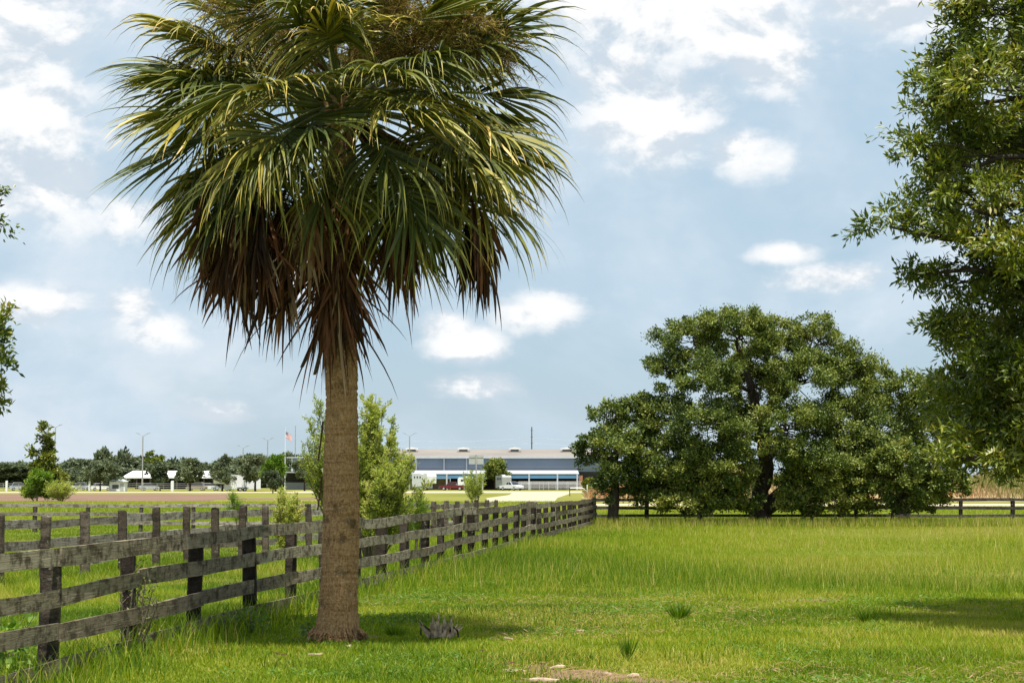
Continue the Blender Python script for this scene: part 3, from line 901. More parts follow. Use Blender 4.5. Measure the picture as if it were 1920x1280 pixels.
def frond(azm, elv, pet, blade, fan, droop, mat, tone, dead=False, seed=0, z0=5.45, spread=0.12, twist=None, side_fold=0.25):
    """one fan leaf: stalk with a recurved midrib and pleated segments that hang at the tips"""
    r = np.random.default_rng(seed)
    a, e = R(azm), R(elv)
    out = np.array([math.sin(a), math.cos(a), 0.0])
    p0 = out * 0.10 + np.array([0, 0, z0])
    c = out * math.cos(e) + np.array([0, 0, math.sin(e)])
    # stalk bends under its own weight
    npt = 7
    pts = [p0]
    dcur = c.copy()
    for k in range(npt - 1):
        dcur = dcur + np.array([0, 0, -1]) * (0.055 if not dead else 0.10)
        dcur /= np.linalg.norm(dcur)
        pts.append(pts[-1] + dcur * pet / (npt - 1))
    pts = np.array(pts)
    mb = MB()
    mb.tube([Vector(p) for p in pts], list(np.linspace(0.024, 0.010, npt)), 5)
    # blade frame
    hub = pts[-1]
    c = dcur.copy()
    if dead:
        c = c * 0.25 + np.array([0, 0, -1.0]); c /= np.linalg.norm(c)
    lat = np.cross(c, np.array([0, 0, 1.0]))
    if np.linalg.norm(lat) < 0.25:
        lat = np.cross(c, out) if not dead else np.cross(out, np.array([0, 0, 1.0]))
    lat /= np.linalg.norm(lat)
    nrm = np.cross(lat, c); nrm /= np.linalg.norm(nrm)
    tw = r.uniform(-0.5, 0.5) if twist is None else twist
    lat, nrm = lat * math.cos(tw) + nrm * math.sin(tw), nrm * math.cos(tw) - lat * math.sin(tw)
    nl = 58 if not dead else 52
    costa = 0.38 * blade
    VV, LL, TT = [], [], []
    nu = 9
    us = np.linspace(0, 1, nu)
    for k in range(nl):
        s = (k / (nl - 1)) * 2 - 1            # -1..1 across the fan
        th = s * R(fan)
        sc = (1 - abs(s)) * costa               # start along the midrib
        start = hub + c * sc + np.array([0, 0, -1]) * 0.28 * sc * sc / max(blade, .1)
        dr = c * math.cos(th) + lat * math.sin(th) - nrm * side_fold * abs(math.sin(th)) + r.normal(0, 0.03, 3)
        dr /= np.linalg.norm(dr)
        Lk = blade * (0.95 - 0.25 * abs(s) ** 2) * (r.uniform(0.85, 1.12) if r.uniform() > 0.07 else r.uniform(0.45, 0.8))
        if dead:
            Lk *= r.uniform(0.6, 1.1)
        wmax = 0.044 * r.uniform(0.75, 1.15) if not dead else 0.042 * r.uniform(0.5, 1.3)
        pos = start.copy(); dcur2 = dr.copy()
        step = Lk / (nu - 1)
        dk = droop * r.uniform(0.6, 1.5)
        side0 = np.cross(dr, nrm); side0 /= np.linalg.norm(side0) + 1e-9
        fold = (0.6 if k % 2 else -0.6) + r.normal(0, 0.25)
        curl = r.normal(0, 0.045 if not dead else 0.11)
        base_i = len(VV)
        for q in range(nu):
            u = us[q]
            wq = wmax * (0.22 + 1.75 * u if u < 0.42 else max(0.04, (1 - ((u - 0.42) / 0.58) ** (0.95 if not dead else 1.9))))
            wq = min(wq, wmax)
            sd = side0 * math.cos(fold) + nrm * math.sin(fold)
            VV.append(pos - sd * wq * 0.5); VV.append(pos + sd * wq * 0.5)
            tt = tone + (0.22 * u - 0.05 if not dead else 0.0) + r.normal(0, 0.03)  # inner parts darker, outer parts lighter: crown shading painted into the tint
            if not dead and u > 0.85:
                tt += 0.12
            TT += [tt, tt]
            g_ = dk * (max(0, u - 0.25) ** 1.2) * 0.42
            dcur2 = dcur2 + np.array([0, 0, -1.0]) * g_ + side0 * curl
            dcur2 /= np.linalg.norm(dcur2)
            pos = pos + dcur2 * step
        for q in range(nu - 1):
            b = base_i + 2 * q
            LL += [b, b + 1, b + 3, b + 2]
    TT = np.clip(np.array(TT) + np.repeat(r.normal(0, 0.11 if not dead else 0.17, nl), nu * 2), 0, 1)
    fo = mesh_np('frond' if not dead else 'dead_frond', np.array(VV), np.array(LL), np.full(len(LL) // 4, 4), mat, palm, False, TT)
    st = mb.build('petiole', M_frondstalk if not dead else M_deadstalk, fo, True)
    return fo


M_frondstalk = plain('frond_stalk', (0.13, 0.15, 0.035), 0.5, 0.4, 0.15, 6)
M_deadstalk = plain('dead_stalk', (0.10, 0.055, 0.028), 0.85, 0.15, 0.2, 10)
rf = random.Random(19)
sd_ = 100
for ring_, (n, e0, e1, p0_, p1_, bl0, dlist, tone) in enumerate([
        (7, 58, 84, 0.9, 1.2, 1.0, (0.6, 1.0), 0.40), (12, 34, 56, 1.0, 1.3, 1.02, (0.6, 1.0, 1.6), 0.42), (15, 12, 34, 1.05, 1.35, 1.06, (0.6, 1.0, 1.6, 2.4), 0.45),
        (17, -8, 14, 1.05, 1.35, 1.1, (0.7, 1.2, 2.0, 2.8), 0.46), (17, -28, -8, 1.0, 1.35, 1.15, (1.0, 2.2, 3.0), 0.42), (6, -42, -26, 0.9, 1.15, 1.0, (2.2, 3.0), 0.36)]):
    ph = rf.uniform(0, 360)
    for k in range(n):
        sd_ += 1
        azm = (ph + 360 * k / n + rf.uniform(-13, 13)) % 360
        frond(azm, rf.uniform(e0 - 4, e1 + 4), rf.uniform(p0_, p1_), bl0 * rf.uniform(0.85, 1.1), rf.uniform(95, 130), rf.choice(dlist) * rf.uniform(0.8, 1.2), M_frond,
              tone + rf.uniform(-0.16, 0.18), False, sd_, 5.92 - 0.06 * ring_, twist=rf.uniform(-0.7, 0.7), side_fold=rf.uniform(0.1, 0.6))
for (azm, elv) in [(270, 50), (256, 38), (287, 30), (263, 8), (245, 18), (96, 40), (82, 20), (104, 2), (278, -14), (266, -24), (92, -14), (180, 30), (200, 10), (160, 5)]:
    sd_ += 1
    frond(azm, elv, rf.uniform(1.1, 1.3), rf.uniform(0.98, 1.1), rf.uniform(105, 130), rf.choice((0.8, 1.3, 2.0)), M_frond, 0.45 + rf.uniform(-.1, .2), False, sd_, 5.75, twist=rf.uniform(-.6, .6), side_fold=rf.uniform(.1, .5))
# dead fronds hanging in separate ragged bunches: azimuth 180 faces the viewer, 270 left, 90 right
for (azm, elv, pet, bl_) in [(262, -22, 1.5, 1.1), (250, -26, 1.45, 1.15), (278, -20, 1.6, 1.05), (240, -30, 1.35, 1.2), (268, -34, 1.4, 1.3), (288, -28, 1.45, 1.1), (234, -36, 1.25, 1.25), (258, -40, 1.3, 1.35), (246, -44, 1.25, 1.3),
                             (270, -28, 1.6, 1.0), (226, -30, 1.3, 1.05), (254, -14, 1.6, 0.95), (265, -30, 1.2, 1.2), (243, -20, 1.2, 1.2), (275, -46, 1.1, 1.4), (236, -48, 1.1, 1.2), (262, -50, 1.15, 1.3),
                             (215, -50, 0.9, 1.1), (196, -56, 0.8, 1.0), (160, -56, 0.8, 1.0), (126, -44, 1.0, 0.9), (256, -58, 1.1, 1.6), (186, -80, 0.95, 1.4), (165, -82, 0.9, 1.4), (205, -80, 0.9, 1.5), (228, -82, 0.9, 1.6), (150, -82, 0.9, 1.2), (178, -84, 1.15, 1.4),
                             (192, -84, 1.3, 1.3), (118, -50, 1.1, 0.95), (104, -48, 1.2, 1.05), (96, -54, 1.15, 1.25), (110, -42, 1.2, 0.9), (92, -18, 1.75, 1.15), (86, -22, 1.75, 1.2), (99, -16, 1.65, 1.0), (80, -28, 1.65, 1.1), (93, -26, 1.7, 1.25)]:
    sd_ += 1
    frond(azm + rf.uniform(-4, 4), elv, pet, bl_ * rf.uniform(0.74, 1.0) * (0.85 if azm < 101 and elv > -40 else 1.0) * (1.15 if elv < -75 else 1.0), rf.uniform(14, 30), rf.uniform(2.2, 3.4), M_dead, rf.uniform(0.15, 0.75), True, sd_, 5.62, side_fold=0.1, twist=rf.uniform(-0.9, 0.9))
# fibrous root mass at the foot of the trunk
mb = MB()
for k in range(90):
    a = rf.uniform(0, 6.283); r0_ = rf.uniform(0.22, 0.27); z_ = rf.uniform(0.03, 0.16); l_ = rf.uniform(0.03, 0.12)
    mb.tube([(math.cos(a) * r0_, math.sin(a) * r0_, z_), (math.cos(a) * (r0_ + l_ * .6), math.sin(a) * (r0_ + l_ * .6), z_ * .7), (math.cos(a + .1) * (r0_ + l_), math.sin(a + .1) * (r0_ + l_), -.02)], [.012, .010, .006], 5)
mb.build('root_mass', M_trunk, palm)

# flower stalks: arching panicles of fine branchlets among the upper leaves
def panicle(azm, elv, length, seed):
    r = np.random.default_rng(seed)
    a, e = R(azm), R(elv)
    d0 = np.array([math.sin(a) * math.cos(e), math.cos(a) * math.cos(e), math.sin(e)])
    p = np.array([0, 0, 5.95]) + d0 * 0.15
    mb = MB()
    pts, dirs = [p], [d0]
    for k in range(12):
        d0 = d0 + np.array([0, 0, -0.06]); d0 /= np.linalg.norm(d0)
        p = p + d0 * length / 12; pts.append(p); dirs.append(d0)
    mb.tube([Vector(q) for q in pts], list(np.linspace(0.018, 0.006, 13)), 5)
    Ps, As = [], []
    for k in range(3, 13):
        for b in range(7):
            bd = dirs[k] * 0.5 + rdir(1)[0] * 0.8; bd /= np.linalg.norm(bd)
            q = pts[k].copy()
            bl = r.uniform(0.3, 0.55)
            bp = [q]
            for m_ in range(4):
                bd = bd + np.array([0, 0, -0.12]); bd /= np.linalg.norm(bd)
                q = q + bd * bl / 4; bp.append(q)
                for z in range(9):
                    Ps.append(q - bd * r.uniform(0, bl / 4)); As.append(bd * 0.5 + rdir(1)[0])
            mb.tube([Vector(x) for x in bp], [0.005, 0.004, 0.004, 0.003, 0.002], 3, False)
    Ps, As = np.array(Ps), np.array(As)
    n = len(Ps)
    o = leaf_mesh('flower_stalk', Ps, As, rdir(n), r.uniform(0.07, 0.15, n), np.full(n, 0.008), r.uniform(0, 1, n), M_flower, palm)
    mb.build('stem', M_deadstalk, o, True)


for k, (azm, elv, L) in enumerate([(120, 38, 1.7), (95, 30, 1.7), (150, 42, 1.5), (75, 40, 1.7), (232, 44, 1.6), (262, 34, 1.5), (190, 55, 1.4), (110, 52, 1.6), (20, 45, 1.5), (310, 45, 1.5)]):
    panicle(azm, elv, L, 300 + k)

# dried leaf bases still clinging to the trunk
for k, (azm, z, L, wd, tilt) in enumerate([(238, 3.55, 0.62, 0.10, 0.24), (244, 3.3, 0.45, 0.07, 0.10), (275, 2.35, 0.42, 0.045, 0.05), (270, 1.75, 0.35, 0.04, 0.04), (85, 3.9, 0.25, 0.04, 0.06),
                                            (88, 2.6, 0.22, 0.04, 0.04), (95, 4.3, 0.45, 0.05, 0.08), (268, 4.6, 0.5, 0.06, 0.1), (90, 3.1, 0.1, 0.04, 0.05), (92, 4.7, 0.4, 0.06, 0.1)]):
    a = R(azm); out = Vector((math.sin(a), math.cos(a), 0)); sidev = Vector((math.cos(a), -math.sin(a), 0))
    rr = float(np.interp(z, Z, prof))
    if k < 2:
        out = Vector((-1, 0, 0)); sidev = Vector((0.75, -0.66, 0))
    mb = MB(); vs = []
    for q in range(6):
        s = q / 5
        c = out * (rr - 0.004 + tilt * s ** 1.2) + Vector((0, 0, z - L * s))
        ww = wd * (1 - 0.55 * s) * rf.uniform(0.85, 1.1)
        for (aa, bb_) in ((-1, -0.35), (1, -0.35), (0.7, 0.35), (-0.7, 0.35)):
            vs.append(c + sidev * ww * 0.5 * aa + out * 0.022 * bb_)
    fs = []
    for q in range(5):
        fs += [(q * 4 + j, q * 4 + (j + 1) % 4, q * 4 + 4 + (j + 1) % 4, q * 4 + 4 + j) for j in range(4)]
    fs += [(3, 2, 1, 0), (20, 21, 22, 23)]
    mb.add(vs, fs)
    mb.build('leaf_base', M_deadstalk if k > 1 else M_post2, palm)

# ------------------------------------------------------------------ wispy shrubs between the fences
def wispy(name, label, base, height, spread, nstem, mat, leafL, leafW, dens, seed, tone=0.5, lean=(0, 0), start=0.2, cat='shrub', group=None, plume=0.35):
    r = np.random.default_rng(seed)
    base = Vector(base)
    root = empty(name, base, label, cat, group)
    mb = MB()
    Ps, As, Ts = [], [], []
    for k in range(nstem):
        a = r.uniform(0, 6.283); sp_ = spread * math.sqrt(r.uniform(0, 1))
        hgt = height * r.uniform(0.68, 1.0) * (1 - 0.30 * (sp_ / max(spread, .01)) ** 2)
        tip = np.array([math.cos(a) * sp_ + lean[0], math.sin(a) * sp_ + lean[1], hgt])
        b = np.array([math.cos(a) * 0.06, math.sin(a) * 0.06, 0])
        mid = b * 0.5 + tip * 0.5 + np.array([math.cos(a), math.sin(a), 0]) * sp_ * 0.12
        ts = np.linspace(0, 1, 7)
        pts = [(1 - s) ** 2 * b + 2 * s * (1 - s) * mid + s * s * tip for s in ts]
        r0 = 0.012 + 0.006 * height
        mb.tube([Vector(p) for p in pts], [r0 * (1 - 0.85 * s) for s in ts], 5, False)
        tn = tone + r.normal(0, 0.1)
        ntw = int(9 * hgt / 1.5) + 6
        for q in range(ntw):
            s = r.uniform(start, 1.0)
            p = (1 - s) ** 2 * b + 2 * s * (1 - s) * mid + s * s * tip
            dv = rdir(1)[0] * 0.75 + np.array([0, 0, 0.95]); dv /= np.linalg.norm(dv)
            tl = plume * r.uniform(0.5, 1.2) * (1.15 - 0.5 * s)
            e = p + dv * tl
            mb.tube([Vector(p), Vector((p + e) / 2 + rdir(1)[0] * 0.02), Vector(e)], [0.006, 0.004, 0.002], 3, False)
            nlf = max(4, int(dens * tl))
            u = r.uniform(0.05, 1.05, (nlf, 1))
            Ps.append(p + dv * tl * u + r.normal(0, 0.025, (nlf, 3)))
            As.append(dv * 0.8 + rdir(nlf) * 0.7)
            Ts.append(np.clip(tn + r.normal(0, 0.2, nlf) + 0.15 * (s - 0.5), 0, 1))
    mb.build('stem', M_stem, root, True)
    P = np.concatenate(Ps); a = np.concatenate(As); n = len(P)
    leaf_mesh('foliage', P, a, rdir(n) + np.array([0, 0, 0.6]), leafL * r.uniform(0.6, 1.3, n), leafW * r.uniform(0.7, 1.2, n), np.concatenate(Ts), mat, root)
    return root


wispy('saltbush', 'tall feathery light green shrub to the right of the palm trunk', gp(692, 45), 4.0, 0.72, 46, M_wisp, 0.085, 0.03, 165, 51, 0.6, (0.12, 0), 0.18)
wispy('saltbush', 'leaning right-hand clump of light green shrub before the arena', gp(708, 44.2), 2.7, 0.72, 36, M_wisp, 0.085, 0.03, 160, 52, 0.58, (0.5, 0), 0.2)
wispy('saltbush', 'thin pale shrub leaning left from behind the palm trunk', gp(652, 46), 3.95, 0.42, 20, M_wisp, 0.08, 0.024, 110, 53, 0.5, (-0.72, 0), 0.45)
wispy('yellow_shrub', 'small yellow-green shrub growing through the second fence left of the palm', gp(541, 46), 1.85, 0.36, 20, M_wisp, 0.07, 0.036, 120, 54, 0.72, (0, 0), 0.1, plume=0.26)
wispy('dog_fennel', 'single arching green fennel stalk above the left fences', gp(462, 50), 2.15, 0.12, 3, M_bright, 0.14, 0.01, 130, 55, 0.5, (-0.28, 0), 0.55, 'weed', None, 0.38)
wispy('dog_fennel', 'left of two bright green fennel tufts beside the tall shrub', gp(762, 46), 1.6, 0.1, 6, M_bright, 0.12, 0.012, 120, 56, 0.6, (0, 0), 0.35, 'weed', 'fennel tufts')
wispy('dog_fennel', 'right of two bright green fennel tufts beside the tall shrub', gp(782, 46.4), 1.7, 0.14, 7, M_bright, 0.12, 0.012, 120, 57, 0.6, (0.05, 0), 0.35, 'weed', 'fennel tufts')
wispy('willow_sapling', 'thin light green sapling standing before the sand drive', gp(893, 130), 3.2, 0.9, 11, M_wisp, 0.17, 0.05, 30, 58, 0.45, (0, 0), 0.3, 'sapling', None, 0.7)
wispy('vine_on_fence', 'bare brown vine stems hanging on the near fence boards', gp(252, 19.35), 1.05, 0.25, 9, M_oak, 0.03, 0.02, 5, 59, 0.3, (0.12, 0), 0.3, 'vine', None, 0.2)

# ------------------------------------------------------------------ far bushes and trees
def small_tree(name, label, px, d, top_py, half_w, mats, leaf, seed, cat='tree', group=None, lift=0.25, shape='round', tone=0.5, n=1.0):
    base = gp(px, d)
    top = W(px, top_py, d).z
    H = top - base.z
    wr = half_w * d / F
    r = random.Random(seed)
    bl = []
    if shape == 'round':
        for k in range(7):
            a = r.uniform(0, 6.28); f = r.uniform(0.2, 0.7)
            zz = r.uniform(lift + 0.12, 0.80)
            bl.append((base + Vector((math.cos(a) * wr * f, math.sin(a) * wr * f, H * zz)), (wr * 0.5, wr * 0.5, H * 0.17)))
        bl.append((base + Vector((0, 0, H * 0.85)), (wr * 0.45, wr * 0.45, H * 0.13)))
    elif shape == 'cone':
        for k in range(9):
            s = k / 8
            rr = wr * (1.0 - 0.72 * s)
            bl.append((base + Vector((r.uniform(-.3, .3) * wr, r.uniform(-.3, .3) * wr, H * (lift + (0.93 - lift) * s))), (rr * 0.8, rr * 0.8, H * 0.09)))
    elif shape == 'pine':
        for k in range(7):
            a = r.uniform(0, 6.28); f = r.uniform(0.2, 0.75)
            bl.append((base + Vector((math.cos(a) * wr * f, math.sin(a) * wr * f, H * r.uniform(0.62, 0.93))), (wr * 0.42, wr * 0.42, H * 0.06)))
    return tree(name, label, cat, base, [[(base, 0.03 * H), (base + Vector((0, 0, H * 0.4)), 0.022 * H), (base + Vector((0, 0, H * 0.85)), 0.008 * H)]], bl,
                leaf[0], leaf[1], mats, wr * 0.24, 60 * n, 16.0 / (wr * wr) * 0.25, tone, group, 0, seed, 0.006 * H)


small_tree('cypress_tree', 'tall loose green tree standing alone at the far left', 88, 232, 800, 48, (M_laurel, M_bark), (0.5, 0.24), 61, lift=0.14, shape='cone', tone=0.5, n=1.7)
small_tree('round_bush', 'rounded bright lime green bush beside the dirt field', 72, 190, 884, 40, (M_bright, M_stem), (0.35, 0.13), 62, 'bush', None, 0.06, 'round', 0.6, 1.7)
wispy('tall_weeds', 'patch of tall pale weeds right of the lime green bush', gp(118, 186), 1.9, 1.6, 26, M_wisp, 0.4, 0.06, 12, 63, 0.6, (0, 0), 0.1, 'weed', None, 0.7)
small_tree('parking_tree', 'round dark tree beside the signboard before the arena wall', 928, 458, 860, 30, (M_oak, M_bark), (0.7, 0.34), 64, lift=0.12, tone=0.55, n=1.5)
small_tree('roadside_bush', 'low bush at the right end of the arena pens beside the oak', 1105, 300, 898, 16, (M_laurel, M_stem), (0.4, 0.2), 65, 'bush', None, 0.05, 'round', 0.6)
for px, d, tp, hw, lab, m_, sh, tn in [
        (190, 400, 868, 46, 'dull olive tree in front of the left treeline beside the white shed', M_far, 'round', 0.5),
        (302, 410, 868, 20, 'small dark round tree before the white roofed barn', M_far, 'round', 0.35),
        (358, 400, 860, 25, 'grey green spreading tree before the right end of the white roof', M_far, 'round', 0.6),
        (418, 395, 856, 25, 'narrow grey tree left of the parked white trailer', M_far, 'cone', 0.5),
        (480, 390, 850, 34, 'broad olive tree shading the parked white trailer', M_far, 'round', 0.6),
        (518, 380, 850, 22, 'fresh green tree left of the flagpole', M_bright, 'round', 0.3),
        (513, 320, 884, 18, 'dark bush in front of the trailer by the flagpole', M_far, 'round', 0.3),
        (572, 400, 862, 22, 'small tree before the low arena wing left of the palm trunk', M_far, 'round', 0.6),
        (294, 540, 840, 20, 'tall airy pine rising above the white roofed barn', M_laurel, 'pine', 0.4),
        (456, 540, 842, 26, 'thin airy pine behind the middle lamp post', M_far, 'pine', 0.5)]:
    small_tree('parkland_tree', lab, px, d, tp, hw, (m_, M_bark), (0.62, 0.3), int(px * 7 + d), 'tree', 'trees around the car park', 0.28 if sh != 'pine' else 0.5, sh, tn, 1.2)
# distant wood behind everything: single trees of one kind
rt = random.Random(5)
protos = []
NT_ = 74
for k in range(NT_):
    px = -60 + k * 9.4 + rt.uniform(-5, 5)
    d = rt.uniform(600, 680)
    H = (903 - rt.uniform(866, 888)) / F * d + 1.85
    if 165 < px < 250 or 470 < px < 600:
        H += 2.2
    base = Vector((X(px, d), d, -0.15))
    if k < 6:
        bl = []
        for q in range(8):
            a = rt.uniform(0, 6.28)
            bl.append((base + Vector((math.cos(a) * 2.4, math.sin(a) * 2.4, H * rt.uniform(0.22, 0.82))), (2.1, 2.1, H * 0.17)))
        o = tree('woodland_tree', 'one of the dark green trees of the distant woodland along the horizon', 'tree', base,
                 [[(base, 0.3), (base + Vector((0, 0, H * .4)), 0.2), (base + Vector((0, 0, H * .85)), 0.08)]], bl, 0.95, 0.5, (M_far, M_bark), 1.0, 60, 0.55, 0.35 + 0.06 * (k % 3), 'distant woodland trees', 0, 400 + k, 0.06)
        protos.append((o, H))
    else:
        src, H0 = protos[k % 6]
        o = src.copy(); COL.objects.link(o)
        o.location = base; o.scale = (rt.uniform(1.3, 2.0),) * 2 + (H / H0 * rt.uniform(0.85, 1.1),); o.rotation_euler.z = rt.uniform(0, 6.28)
        for ch in src.children:
            c = ch.copy(); COL.objects.link(c); c.parent = o

# weedy bank beyond the lane on the right
bk = MB()
xsb = np.linspace(X(1110, 200), 95, 60)
prof_b = [(184, -0.16), (190, 0.7), (197, 1.5), (210, 2.2), (235, 2.3), (260, -0.3)]
vs = []
for x in xsb:
    f = min(1.0, max(0.0, (x - X(1110, 200)) / 9.0)) * (0.85 + 0.25 * math.sin(x * 0.35) + 0.12 * math.sin(x * 1.1))
    vs += [(x, y, -0.16 + (z + 0.16) * f) for y, z in prof_b]
fs = []
for i in range(len(xsb) - 1):
    for j in range(5):
        k = i * 6 + j
        fs.append((k, k + 6, k + 7, k + 1))
bk.add(vs, fs)
tag(bk.build('weedy_bank', M_berm, None, True), kind='structure')
n = 26000
bx_ = rng.uniform(X(1110, 200), 75, n); by_ = rng.uniform(185, 225, n)
ff = np.clip((bx_ - X(1110, 200)) / 9.0, 0, 1) * (0.85 + 0.25 * np.sin(bx_ * 0.35) + 0.12 * np.sin(bx_ * 1.1))
bz_ = -0.16 + (np.interp(by_, [p[0] for p in prof_b], [p[1] for p in prof_b]) + 0.16) * ff
tn = np.clip(0.42 + 0.42 * wav(bx_, by_ * .4, 0.3, 31) + rng.normal(0, 0.14, n), 0, 1)
ax_ = rng.normal(0, 0.3, (n, 3)) + np.array([0, 0, 1.0])
o = leaf_mesh('dry_weeds', np.stack([bx_, by_, bz_], -1), ax_, rdir(n), rng.uniform(0.4, 1.3, n), rng.uniform(0.05, 0.14, n), tn, M_weed)
tag(o, 'tall dry tan and orange weeds covering the bank beyond the lane', 'weeds', None, 'stuff')
for px, tp, hw, lab in [(1905, 868, 26, 'yellow green bush on the weedy bank at the right edge'), (1560, 862, 22, 'olive bush on the bank showing through the oak, right of its trunk')]:
    small_tree('bank_bush', lab, px, 215, tp, hw, (M_bright if px > 1800 else M_laurel, M_stem), (0.4, 0.2), px, 'bush', 'bushes on the weedy bank', 0.1, 'round', 0.6)

# ------------------------------------------------------------------ arena building
dB = 470.0
kB = dB / F
def zB(py, d=dB): return EYE + (903 - py) / F * d
ar = empty('riding_arena', (X(850, dB), dB, -0.15), 'long blue-grey riding arena with pale roof and open lean-to', 'building')
ox, oy, oz = ar.location
def part(name, mat, boxes, parent=None):
    mb = MB()
    for (x0, x1, y0, y1, z0, z1) in boxes:
        mb.box(x0 - ox, x1 - ox, y0 - oy, y1 - oy, z0 - oz, z1 - oz)
    return mb.build(name, mat, parent or ar)
xl, xr = X(640, dB), X(1135, dB)
part('upper_wall', M_bluewall, [(xl, xr, dB, dB + 44, zB(884), zB(857.5))])
part('cladding_band', plain('lower_cladding', (0.23, 0.26, 0.32), 0.6, 0.3, 0.04, 0.2), [(xl, xr, dB - 0.03, dB + 0.02, zB(880), zB(873))])
rf_ = MB()
yr = dB + 22
zr = EYE + (903 - 842) / F * yr
ze = zB(855.5)
rf_.add([(xl - 1 - ox, dB - 1.2 - oy, ze - oz), (xr + 1 - ox, dB - 1.2 - oy, ze - oz), (xr + 1 - ox, yr - oy, zr - oz), (xl - 1 - ox, yr - oy, zr - oz),
         (xl - 1 - ox, dB + 45.2 - oy, ze - oz), (xr + 1 - ox, dB + 45.2 - oy, ze - oz),
         (xl - 1 - ox, dB - 1.2 - oy, ze - .3 - oz), (xr + 1 - ox, dB - 1.2 - oy, ze - .3 - oz), (xr + 1 - ox, dB + 45.2 - oy, ze - .3 - oz), (xl - 1 - ox, dB + 45.2 - oy, ze - .3 - oz)],
        [(0, 1, 2, 3), (3, 2, 5, 4), (0, 6, 7, 1), (4, 5, 8, 9), (6, 9, 8, 7), (0, 3, 4, 9, 6), (1, 7, 8, 5, 2)])
roof = rf_.build('roof', M_roof, ar)
part('eave_trim', M_trim, [(xl - 1, xr + 1, dB - 1.35, dB - 1.22, ze - .45, ze + .02)])
for px in (652, 700, 744, 781, 833, 875):
    part('column', M_trim, [(X(px, dB) - 0.16, X(px, dB) + 0.16, dB - 0.4, dB - 0.06, zB(882), zB(857))])
for px in (772, 869, 965, 1062):
    yv = dB + 14
    zv = ze + (zr - ze) * (14 + 1.2) / 23.2
    v = part('roof_vent', M_vent, [(X(px, yv) - 1.0, X(px, yv) + 1.0, yv - 1, yv + 1, zv - .2, zv + 0.55)], roof)
    mb = MB()
    mb.prism([(X(px, yv) - 1.5 - ox, zv + .55 - oz), (X(px, yv) + 1.6 - ox, zv + .55 - oz), (X(px, yv) + 1.4 - ox, zv + .8 - oz), (X(px, yv) - ox, zv + 1.05 - oz), (X(px, yv) - 1.3 - ox, zv + .8 - oz)], yv - 1.4 - oy, yv + 1.4 - oy)
    mb.build('vent_cap', M_white, roof)
# lean-to
zt, zl = zB(881), zB(887.5, dB - 9)
lt = MB()
x0, x1 = X(640, dB), X(1083, dB)
lt.add([(x0 - ox, dB - 9 - oy, zl - oz), (x1 - ox, dB - 9 - oy, zl - oz), (x1 - ox, dB - .05 - oy, zt - oz), (x0 - ox, dB - .05 - oy, zt - oz),
        (x0 - ox, dB - 9 - oy, zl - .15 - oz), (x1 - ox, dB - 9 - oy, zl - .15 - oz), (x1 - ox, dB - .05 - oy, zt - .15 - oz), (x0 - ox, dB - .05 - oy, zt - .15 - oz)],
       [(0, 1, 2, 3), (7, 6, 5, 4), (0, 4, 5, 1), (1, 5, 6, 2), (2, 6, 7, 3), (3, 7, 4, 0)])
lt.build('lean_to_roof', M_whiteroof, ar)
part('fascia', M_blue, [(x0, x1, dB - 8.9, dB - 8.75, zB(896.5, dB - 9), zl - .17)])
mb = MB()
mb.add([(x1 - ox, dB - 8.7 - oy, zB(896.5, dB - 9) - oz), (x1 - ox, dB - .1 - oy, zB(896.5, dB - 9) - oz), (x1 - ox, dB - .1 - oy, zt - .2 - oz), (x1 - ox, dB - 8.7 - oy, zl - .2 - oz)], [(0, 1, 2, 3)])
mb.build('gable_panel', M_blue, ar)
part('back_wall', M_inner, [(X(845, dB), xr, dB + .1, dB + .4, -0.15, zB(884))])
part('stall_wall', M_tan, [(X(640, dB), X(845, dB), dB - 4, dB - 3.6, -0.15, zB(897))])
for px in (668, 720, 790, 838, 905, 992, 1045, 1082):
    part('lean_to_post', M_trim, [(X(px, dB - 9) - .17, X(px, dB - 9) + .17, dB - 9.2, dB - 8.92, -0.15, zl - .16)])
part('brick_pier', M_brick, [(X(1085, dB - 9), X(1092, dB - 9), dB - 9.5, dB - 8, -0.15, zB(891, dB - 9))])
# low wing at the far left end
xw0, xw1 = X(546, dB), X(636, dB)
part('wing_wall', M_bluewall, [(xw0 + .3, xw1, dB + 1, dB + 30, zB(884), zB(858.5))])
part('wing_roof', M_whiteroof, [(xw0 - 1, xw1 - .02, dB - .2, dB + 31, zB(858.4), zB(856.5))])
part('wing_lean_to', M_whiteroof, [(xw0 - 2, xw1 - .1, dB - 6, dB + .9, zB(886), zB(884.2))])
part('wing_shade', M_inner, [(xw0 - 1, xw1, dB + 1.1, dB + 1.5, -0.15, zB(887))])  # dark panel in place of the shade under the wing lean-to
part('wing_block', M_greybox, [(xw0 - 1, xw1, dB - 1, dB - .7, -0.15, zB(904))])
for px in (548, 576, 604, 632):
    part('column', M_trim, [(X(px, dB) - .18, X(px, dB) + .18, dB + .5, dB + .9, zB(883), zB(858.6))])

# livestock pens along the lean-to: pipe panels
def panel_fence(name, label, px0, px1, d, h, nrail, step, mat, cat='fence'):
    xa, xb = X(px0, d), X(px1, d)
    root = empty(name, (xa, d, -0.15), label, cat)
    n_ = max(1, int(round((xb - xa) / step)))
    mb = MB(); mb.tube([(0, 0, 0), (0, 0, h)], 0.05, 6)
    src = mb.build('post', mat, root)
    for i in range(1, n_ + 1):
        c = src.copy(); COL.objects.link(c); c.parent = root; c.location = ((xb - xa) * i / n_, 0, 0)
    mb = MB(); mb.tube([(0, 0, 0), (xb - xa, 0, 0)], 0.035, 6)
    for k in range(nrail):
        r_ = mb.build('rail', mat, root); r_.location = (0, 0, h * (k + 1) / nrail)
    return root


